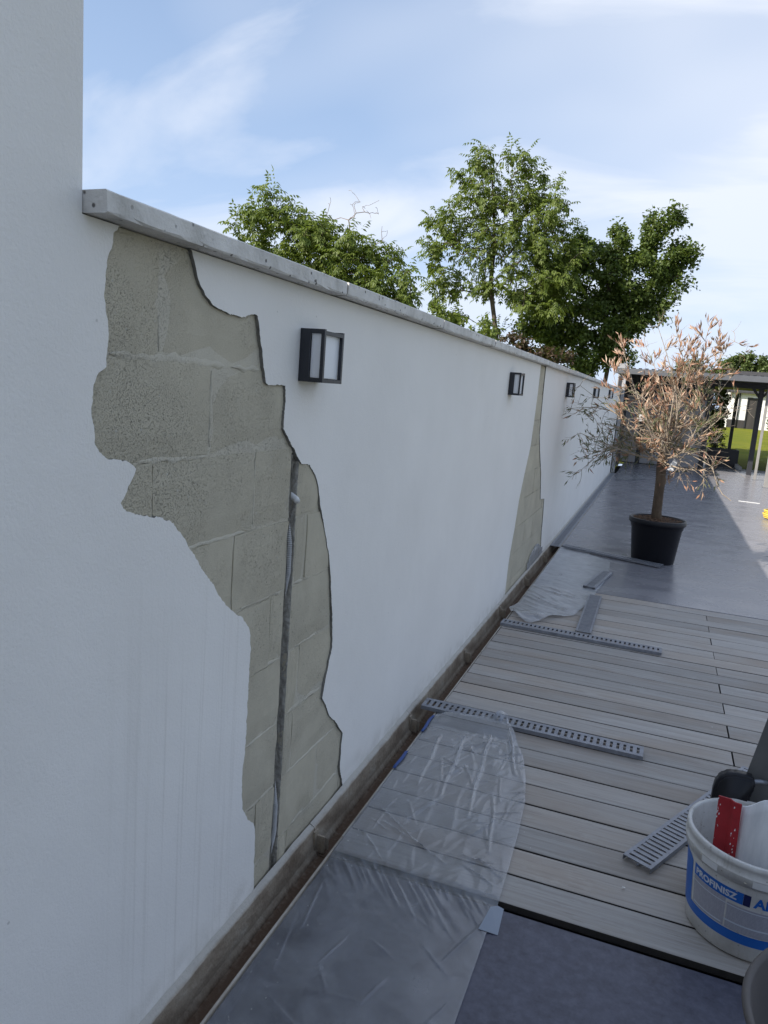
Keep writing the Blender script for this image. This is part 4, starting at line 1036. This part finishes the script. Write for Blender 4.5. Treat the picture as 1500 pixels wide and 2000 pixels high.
tree('garden_shrub', 'narrow dark green shrub standing behind the dark planter box', 23.4, [(2.35, 1.75, 0.30), (2.40, 1.35, 0.36), (2.38, 0.95, 0.36), (2.35, 2.0, 0.2), (2.45, 0.6, 0.3), (2.15, 1.5, .3), (2.2, 1.1, .3)], [(2.40, 23.4, -0.05), (2.40, 23.4, 0.6), (2.38, 23.4, 1.3)], 'leaf_conifer', 9, 'round', 9, 0.07, 0.2, 0.9, 51, tip=0.004, cat='shrub')
tree('garden_shrub', 'loose grey green shrub against the white garage wall', 57, [(8.1, 1.6, .7), (8.3, 2.3, .6), (8.0, 0.9, .7), (8.7, 1.8, .8)], [(8.3, 57, 0.27), (8.3, 57, 0.9), (8.2, 57, 1.6)], 'leaf_far', 1.4, 'round', 4, 0.17, 0.4, 0.7, 52, tip=0.008, cat='shrub')
# a belt of trees closing the view to the left behind the wall end and far right
for i, (x, y, z, r, lab) in enumerate(((12.5, 70, 4.2, 2.6, 'far green tree out to the right of the white garage'),)):
    tree('round_tree', lab, y, [(x, z, r*0.7), (x-r*.5, z-.6, r*.6), (x+r*.5, z-.5, r*.6), (x, z-1.6, r*.8)], [(x, y, 0.3), (x, y, 1.6), (x, y, 3)], 'leaf_far', 0.9, 'round', 12, 0.26, 0.7, 0.8, 60+i, tip=0.01)

# ================================================================== POTTED TREE
PT = Vector((1.0, 7.62, 0.003))
pot = tag(empty('plant_pot', PT), 'large black plastic plant pot with bark chips holding the drying tree', 'pot')
MB().lathe([(0.001, 0), (0.195, 0), (0.20, 0.006), (0.235, 0.33), (0.243, 0.335), (0.246, 0.37), (0.262, 0.373), (0.266, 0.385), (0.266, 0.412), (0.260, 0.420), (0.245, 0.420), (0.238, 0.405), (0.225, 0.36), (0.001, 0.35)], 64).build('pot_body', 'black', pot, smooth=True)
v = []; f = []
for j in range(13):
    for k in range(40):
        r = 0.238*j/12; a = 2*math.pi*k/40
        v.append((r*math.cos(a), r*math.sin(a), 0.395 + 0.02*(1-j/12) + 0.012*noise.noise((r*math.cos(a)*20, r*math.sin(a)*20, 1))))
for j in range(12):
    for k in range(40): f.append((j*40+k, j*40+(k+1) % 40, (j+1)*40+(k+1) % 40, (j+1)*40+k))
link('soil', mesh('soil', v, f, True), 'soil', pot)
rg = random.Random(77); mb = MB()
for k in range(260):
    r = 0.225*math.sqrt(rg.random()); a = rg.uniform(0, 6.283); c = Vector((r*math.cos(a), r*math.sin(a), 0.408 + 0.015*(1-r/.23)))
    d = rv(rg).normalized(); d.z *= .35; e = d.cross(Vector((0, 0, 1))).normalized() if abs(d.z) < .9 else Vector((1, 0, 0)); s = rg.uniform(.008, .02)
    mb.add([c-d*s-e*s*.3, c+d*s-e*s*.3, c+d*s+e*s*.3, c-d*s+e*s*.3, c+Vector((0, 0, s*.5))], [(0, 1, 4), (1, 2, 4), (2, 3, 4), (3, 0, 4)])
o = mb.build('bark_chips', 'chips', pot); o['kind'] = 'stuff'
ot = tag(empty('olive_tree', PT + Vector((0, 0, 0.36))), 'small potted tree with mostly dry brown leaves in a black pot', 'tree')
Z0 = 0.363
trunk = [(0.012, 0, 0.0), (0.0, 0, .12), (-0.002, 0, .28), (-0.004, 0, .42), (-0.014, 0, .56), (-0.012, 0, .70)]
rg = random.Random(5)
mb = MB(); mb.tube([(p[0]-0.02, p[1], p[2]+0.0) for p in trunk], [.054, .047, .044, .045, .046, .040], 14)
tr_o = mb.build('trunk', 'olivebark', ot, smooth=True)
# crown: main limbs, twigs, leaves
limbs = []
spec = [(-0.95, 0.05, 0.62, 0), (-0.80, -0.25, 0.40, 0), (-0.72, 0.2, 0.18, 0), (-0.62, -0.1, 1.05, 1), (-0.35, 0.2, 1.35, 1), (-0.25, -0.3, 1.50, 1), (-0.05, 0.1, 1.45, 1), (0.02, -0.25, 1.25, 1), (0.25, 0.15, 1.42, 1),
        (0.45, -0.1, 1.30, 1), (0.58, 0.2, 1.10, 1), (0.60, -0.2, 0.82, 1), (0.50, 0.25, 0.48, 1), (0.30, -0.35, 0.75, 1), (-0.30, -0.35, 0.85, 1), (-0.35, 0.4, 0.7, 1), (0.1, 0.45, 1.0, 1), (-0.55, 0.1, 1.25, 1), (0.35, 0.1, 0.98, 1), (-0.1, -0.4, 0.5, 1), (0.42, -0.15, 0.16, 2), (-0.42, -0.05, .92, 1), (0.1, -.1, 1.1, 1), (-.2, .1, 1.1, 1), (0.55, .0, 1.42, 1), (-0.88, 0.0, 0.85, 0), (-0.78, 0.12, 0.02, 0), (-0.6, -.2, .25, 0), (-0.68, 0.05, .5, 0)]
tw_v, tw_f, dl_v, dl_f, gl_v, gl_f = [], [], [], [], [], []
def addtube(pts, ra, rb, n=5):
    global tw_v, tw_f
    m = MB(); k = len(pts); m.tube(pts, [ra+(rb-ra)*i/(k-1) for i in range(k)], n, cap=False); b = len(tw_v)
    tw_v += m.v; tw_f += [tuple(b+i for i in q) for q in m.f]
def curve(a, b, bend, n, sag=0.0):
    return [a.lerp(b, i/n) + bend*math.sin(math.pi*i/n) + Vector((0, 0, -sag*(i/n)**2)) for i in range(n+1)]
for (x, y, z, kind) in spec:
    if kind == 1: x = x*0.80 if x > 0 else x*0.92
    a = Vector((rg.uniform(-.05, .0), rg.uniform(-.03, .03), 0.70 + rg.uniform(-.1, .04)))
    b = Vector((x, y, z + 0.34)) if kind == 1 else Vector((x, y, z+0.42))
    ln = (b-a).length
    L1 = curve(a, b, rv(rg)*ln*0.22 + Vector((0, 0, ln*(.14 if kind == 0 else .0))), 7, 0.0)
    addtube(L1, 0.0105, 0.0022)
    for i in range(2, 8):
        for r_ in range(3 if kind else 3):
            p = L1[i]; d = (L1[i]-L1[i-1]).normalized()
            e = p + (d*0.35 + rv(rg)*1.0 + Vector((0, 0, 0.30 if kind == 1 else -0.10))).normalized()*rg.uniform(.08, .20)
            T1 = curve(p, e, rv(rg)*0.03, 4, 0.02 if kind != 1 else 0); addtube(T1, 0.003, 0.0013, 4)
            dn = (e-p).normalized()
            subs = [(T1[j], dn) for j in (1, 2, 3, 4)]
            for q_ in range(2):
                e2 = T1[2+q_] + (dn*.6 + rv(rg)*.8).normalized()*rg.uniform(.05, .13); addtube([T1[2+q_], (T1[2+q_]+e2)/2 + rv(rg)*.008, e2], 0.0016, 0.001, 3)
                subs += [(e2, (e2-T1[2+q_]).normalized()), ((T1[2+q_]+e2)/2, dn)]
            green = (kind == 0 and x < -.55) or rg.random() < (0.5 if (abs(x) < .5 and z < 1.15) else 0.10)
            bare = rg.random() < (.55 if kind == 1 else .40)
            if bare: continue
            for (q, dd) in subs:
                for l_ in range(rg.choice([1, 2, 2, 3]) if kind == 1 else rg.choice([0, 1, 1, 2])):
                    d2 = (dd*0.8 + rv(rg)*0.55 + Vector((0, 0, .25 if kind == 1 else -.15)))
                    if green and rg.random() < .8: leaf(gl_v, gl_f, q.copy(), d2, rv(rg), rg.uniform(.05, .085), rg.uniform(.009, .014))
                    else: leaf(dl_v, dl_f, q.copy(), d2, rv(rg), rg.uniform(.05, .095), rg.uniform(.011, .020))
# extra long bare twigs
for k in range(60):
    a = Vector((rg.uniform(-.3, .3), rg.uniform(-.1, .1), rg.uniform(.65, .95))); an = rg.uniform(0, 6.283); el = rg.uniform(-.35, 1.2)
    b = a + Vector((math.cos(an)*math.cos(el), math.sin(an)*math.cos(el)*.8, math.sin(el)))*rg.uniform(.3, .62); addtube(curve(a, b, rv(rg)*.06, 5, .05), .0032, .0013, 4)
addtube([Vector((0.18, -.1, .72)), Vector((0.40, -.15, .62)), Vector((.47, -.16, .45)), Vector((.52, -.17, .38)), Vector((.60, -.18, .33))], .006, .004)
link('branches', mesh('branches', tw_v, tw_f, True), 'twig', ot)
br_o = [c for c in ot.children if c.name.startswith('branches')][0]
link('dead_leaves', mesh('dead_leaves', dl_v, dl_f), 'leaf_dead', br_o)
link('green_leaves', mesh('green_leaves', gl_v, gl_f), 'leaf_olive', br_o)
# paper tags
def plant_tag(name, c, w, h, tilt, label, rnd=False):
    mb = MB(); n = 16 if rnd else 4; pts = []
    if rnd: pts = [(w*math.cos(2*math.pi*k/n), h*math.sin(2*math.pi*k/n)) for k in range(n)]
    else: pts = [(-w, -h), (w, -h*.85), (w*1.1, h*.7), (-w*.3, h)]
    mb.add([(x, 0.0, z) for x, z in pts] + [(x, 0.0015, z) for x, z in pts], [tuple(range(n)), tuple(range(n, 2*n))[::-1]] + [(i, (i+1) % n, n+(i+1) % n, n+i) for i in range(n)])
    return tag(mb.build(name, 'white_pvc', None, loc=c, rot=(R(-12), tilt, R(15))), label, 'plant tag')
plant_tag('plant_tag', (PT.x+0.062, PT.y-0.075, 0.955), 0.030, 0.062, R(20), 'white folded paper tag hanging beside the top of the pot tree trunk')
plant_tag('plant_tag', (PT.x-0.275, PT.y-0.12, 1.37), 0.035, 0.032, R(15), 'small round white tag among the lower twigs of the potted tree', True)

# ================================================================== PERGOLA AND BEYOND
pg = tag(empty('pergola', (0.0, 20.0, 0.0)), 'dark flat roofed pergola with grey panels at the end of the terrace', 'pergola')
MB().box(-0.25, 7.0, -1.80, -1.72, 2.155, 2.280).build('fascia', 'fascia', pg, bevel=0.004)
MB().box(-0.25, 7.0, -1.715, 7.0, 2.18, 2.26).build('roof', 'frame_dark', pg)
for k in range(48):
    MB().box(0.1+k*0.14, 0.1+k*0.14+0.07, -1.78, -1.5, 2.2825, 2.302).build('roof_corrugation', 'frame_dark', pg)
MB().box(-0.2, 6.9, 0.02, 0.16, 2.06, 2.178).build('beam', 'frame_dark', pg)
for (x, y, wd) in ((3.02, 0.02, 0.11), (1.93, 0.05, 0.11), (6.4, 0.05, 0.11), (3.02, 6.6, 0.1), (6.4, 6.6, 0.1)):
    MB().box(x-wd/2, x+wd/2, y, y+wd, 0.0 if y < 1 else -0.05, 2.058).build('post', 'frame_dark', pg, bevel=0.004)
for s in (-1, 1):
    mb = MB(); mb.add([(3.02+s*0.058, 0.05, 1.86), (3.02+s*0.058, 0.09, 1.86), (3.02+s*0.22, 0.09, 2.056), (3.02+s*0.22, 0.05, 2.056), (3.02+s*0.058, 0.05, 1.94), (3.02+s*0.058, 0.09, 1.94), (3.02+s*0.14, 0.09, 2.056), (3.02+s*0.14, 0.05, 2.056)],
                      [(0, 1, 2, 3), (4, 5, 6, 7), (0, 3, 7, 4), (1, 2, 6, 5), (0, 1, 5, 4), (2, 3, 7, 6)]); mb.build('brace', 'frame_dark', pg)
for (a, b) in ((0.0, 0.36), (0.47, 1.16), (1.172, 1.868)):
    MB().box(a, b, 0.10, 0.13, 0.02, 1.70).build('facade_panel', 'panel_grey', pg, bevel=0.003)
MB().box(-0.05, 1.95, 0.132, 0.16, 0.0, 2.058).build('roof_shade_panel', 'frame_dark', pg)  # near-black sheet standing in for the shaded interior under the roof
MB().box(-0.08, 0.0, -3.2, 0.098, 0.0, 2.05).build('side_panel', 'frame_dark', pg)
MB().box(-0.28, -0.10, -0.3, -0.05, -0.05, 2.45).build('pillar', 'panel_grey', pg, bevel=0.005)
MB().box(0.0, 0.07, -3.27, -3.2, 0.0, 2.0).build('post', 'panel_grey', pg, bevel=0.004)
for (x, y, wd, h, lab) in ((3.02, 18.72, 0.055, 2.30, 'thin grey steel post standing on the sunlit terrace'), (3.06, 16.98, 0.10, 2.30, 'broad grey post at the right edge of the sunlit terrace')):
    e = tag(empty('support_post', (x, y, 0)), lab, 'post')
    MB().box(-wd/2, wd/2, -0.03, 0.03, 0.008, h).build('shaft', 'post_grey', e, bevel=0.003)
    MB().box(-wd/2-0.03, wd/2+0.03, -0.06, 0.06, 0.001, 0.0075).build('foot_plate', 'galv', e)
# planter box
pb = tag(empty('planter_box', (2.55, 22.7, -0.05)), 'dark rectangular planter box beside the lawn behind the pergola post', 'planter')
mb = MB(); mb.box(-0.40, 0.40, -0.3, -0.27, 0, 0.50).box(-0.40, 0.40, 0.27, 0.3, 0, 0.50).box(-0.40, -0.37, -0.269, 0.269, 0, 0.498).box(0.37, 0.40, -0.269, 0.269, 0, 0.498)
mb.build('box_wall', 'frame_dark', pb); MB().box(-0.368, 0.368, -0.268, 0.268, 0.02, 0.42).build('soil', 'soil', pb)
tag(MB().box(2.05, 2.95, 21.21, 23.3, -0.1, -0.004).build('garden_path', 'terrace'), kind='structure')
o = MB().box(-0.04, 0.04, -1.0, 1.0, -0.05, 0.09).build('edging_strip', 'kerb', None, bevel=0.004, loc=(2.93, 22.25, 0)); tag(o, 'low grey edging strip between the paving and the lawn', 'edging')
# white garage with dark door and roof
gr = tag(empty('garage', (5.2, 60, 0.3)), 'white garage with dark door and dark roof across the lawn', 'garage')
mb = MB(); mb.box(0.0, 1.10, 0, 0.2, 0.62, 2.55).box(1.10, 1.14, 0, 0.2, 0, 2.55)
MB().box(0.0, 1.15, 0.0, 0.2, 0.60, 2.56).build('wall', 'house_white', gr)
MB().box(2.05, 8.0, 0.0, 0.2, 0.0, 2.56).build('wall', 'house_white', gr)
MB().box(1.15, 2.05, 0.0, 0.2, 2.25, 2.56).build('wall', 'house_white', gr)
MB().box(0.0, 0.2, 0.2, 6.0, 0.0, 2.56).build('wall', 'house_white', gr)
MB().box(0.0, 1.15, -0.03, 0.19, 0.0, 0.598).build('plinth', 'door_dark', gr)
gd = MB().box(1.16, 2.04, 0.06, 0.12, 0.0, 2.24).build('door', 'door_dark', gr)
MB().box(1.90, 1.95, 0.0, 0.055, 1.0, 1.03).build('handle', 'galv', gd)
MB().box(1.152, 1.22, -0.02, 0.058, 0.0, 2.245).build('door_frame', 'frame_dark', gd)
MB().box(1.98, 2.048, -0.02, 0.058, 0.0, 2.245).build('door_frame', 'frame_dark', gd)
MB().tube([(0.62, -0.06, 0.0), (0.62, -0.06, 2.5)], 0.05, 10).build('downpipe', 'frame_dark', gr, smooth=True)
mb = MB(); mb.add([(-0.3, -0.4, 2.50), (8.3, -0.4, 2.50), (8.3, 3.1, 4.1), (-0.3, 3.1, 4.1), (8.3, 6.4, 2.50), (-0.3, 6.4, 2.50), (-0.3, -0.4, 2.62), (8.3, -0.4, 2.62), (8.3, 3.1, 4.22), (-0.3, 3.1, 4.22), (8.3, 6.4, 2.62), (-0.3, 6.4, 2.62)],
    [(6, 7, 8, 9), (9, 8, 10, 11), (0, 3, 2, 1), (3, 5, 4, 2), (0, 1, 7, 6), (5, 11, 10, 4), (0, 6, 9, 3), (3, 9, 11, 5), (1, 2, 8, 7), (2, 4, 10, 8)]); mb.build('roof', 'roof_tile', gr)
# coil of yellow hose
hs = MB(); pts = []
for k in range(0, 5*32+1):
    a = 2*math.pi*k/32; lay = k/32
    r = 0.20 - 0.012*math.sin(lay*2.1); pts.append((r*math.cos(a), r*math.sin(a), 0.014 + 0.024*lay))
hs.tube(pts, 0.0125, 8)
tag(hs.build('garden_hose', 'yellow', None, smooth=True, loc=(2.66, 11.95, 0.001)), 'coil of yellow hose on the sunlit terrace at the right edge', 'hose')
# thin white strip left on the terrace
tag(MB().box(0, 0.33, 0, 0.035, 0, 0.006).build('plastic_strip', 'white_pvc', None, loc=(2.29, 13.9, 0.001), rot=(0, 0, R(-8))), 'thin white strip lying on the sunlit terrace', 'strip')
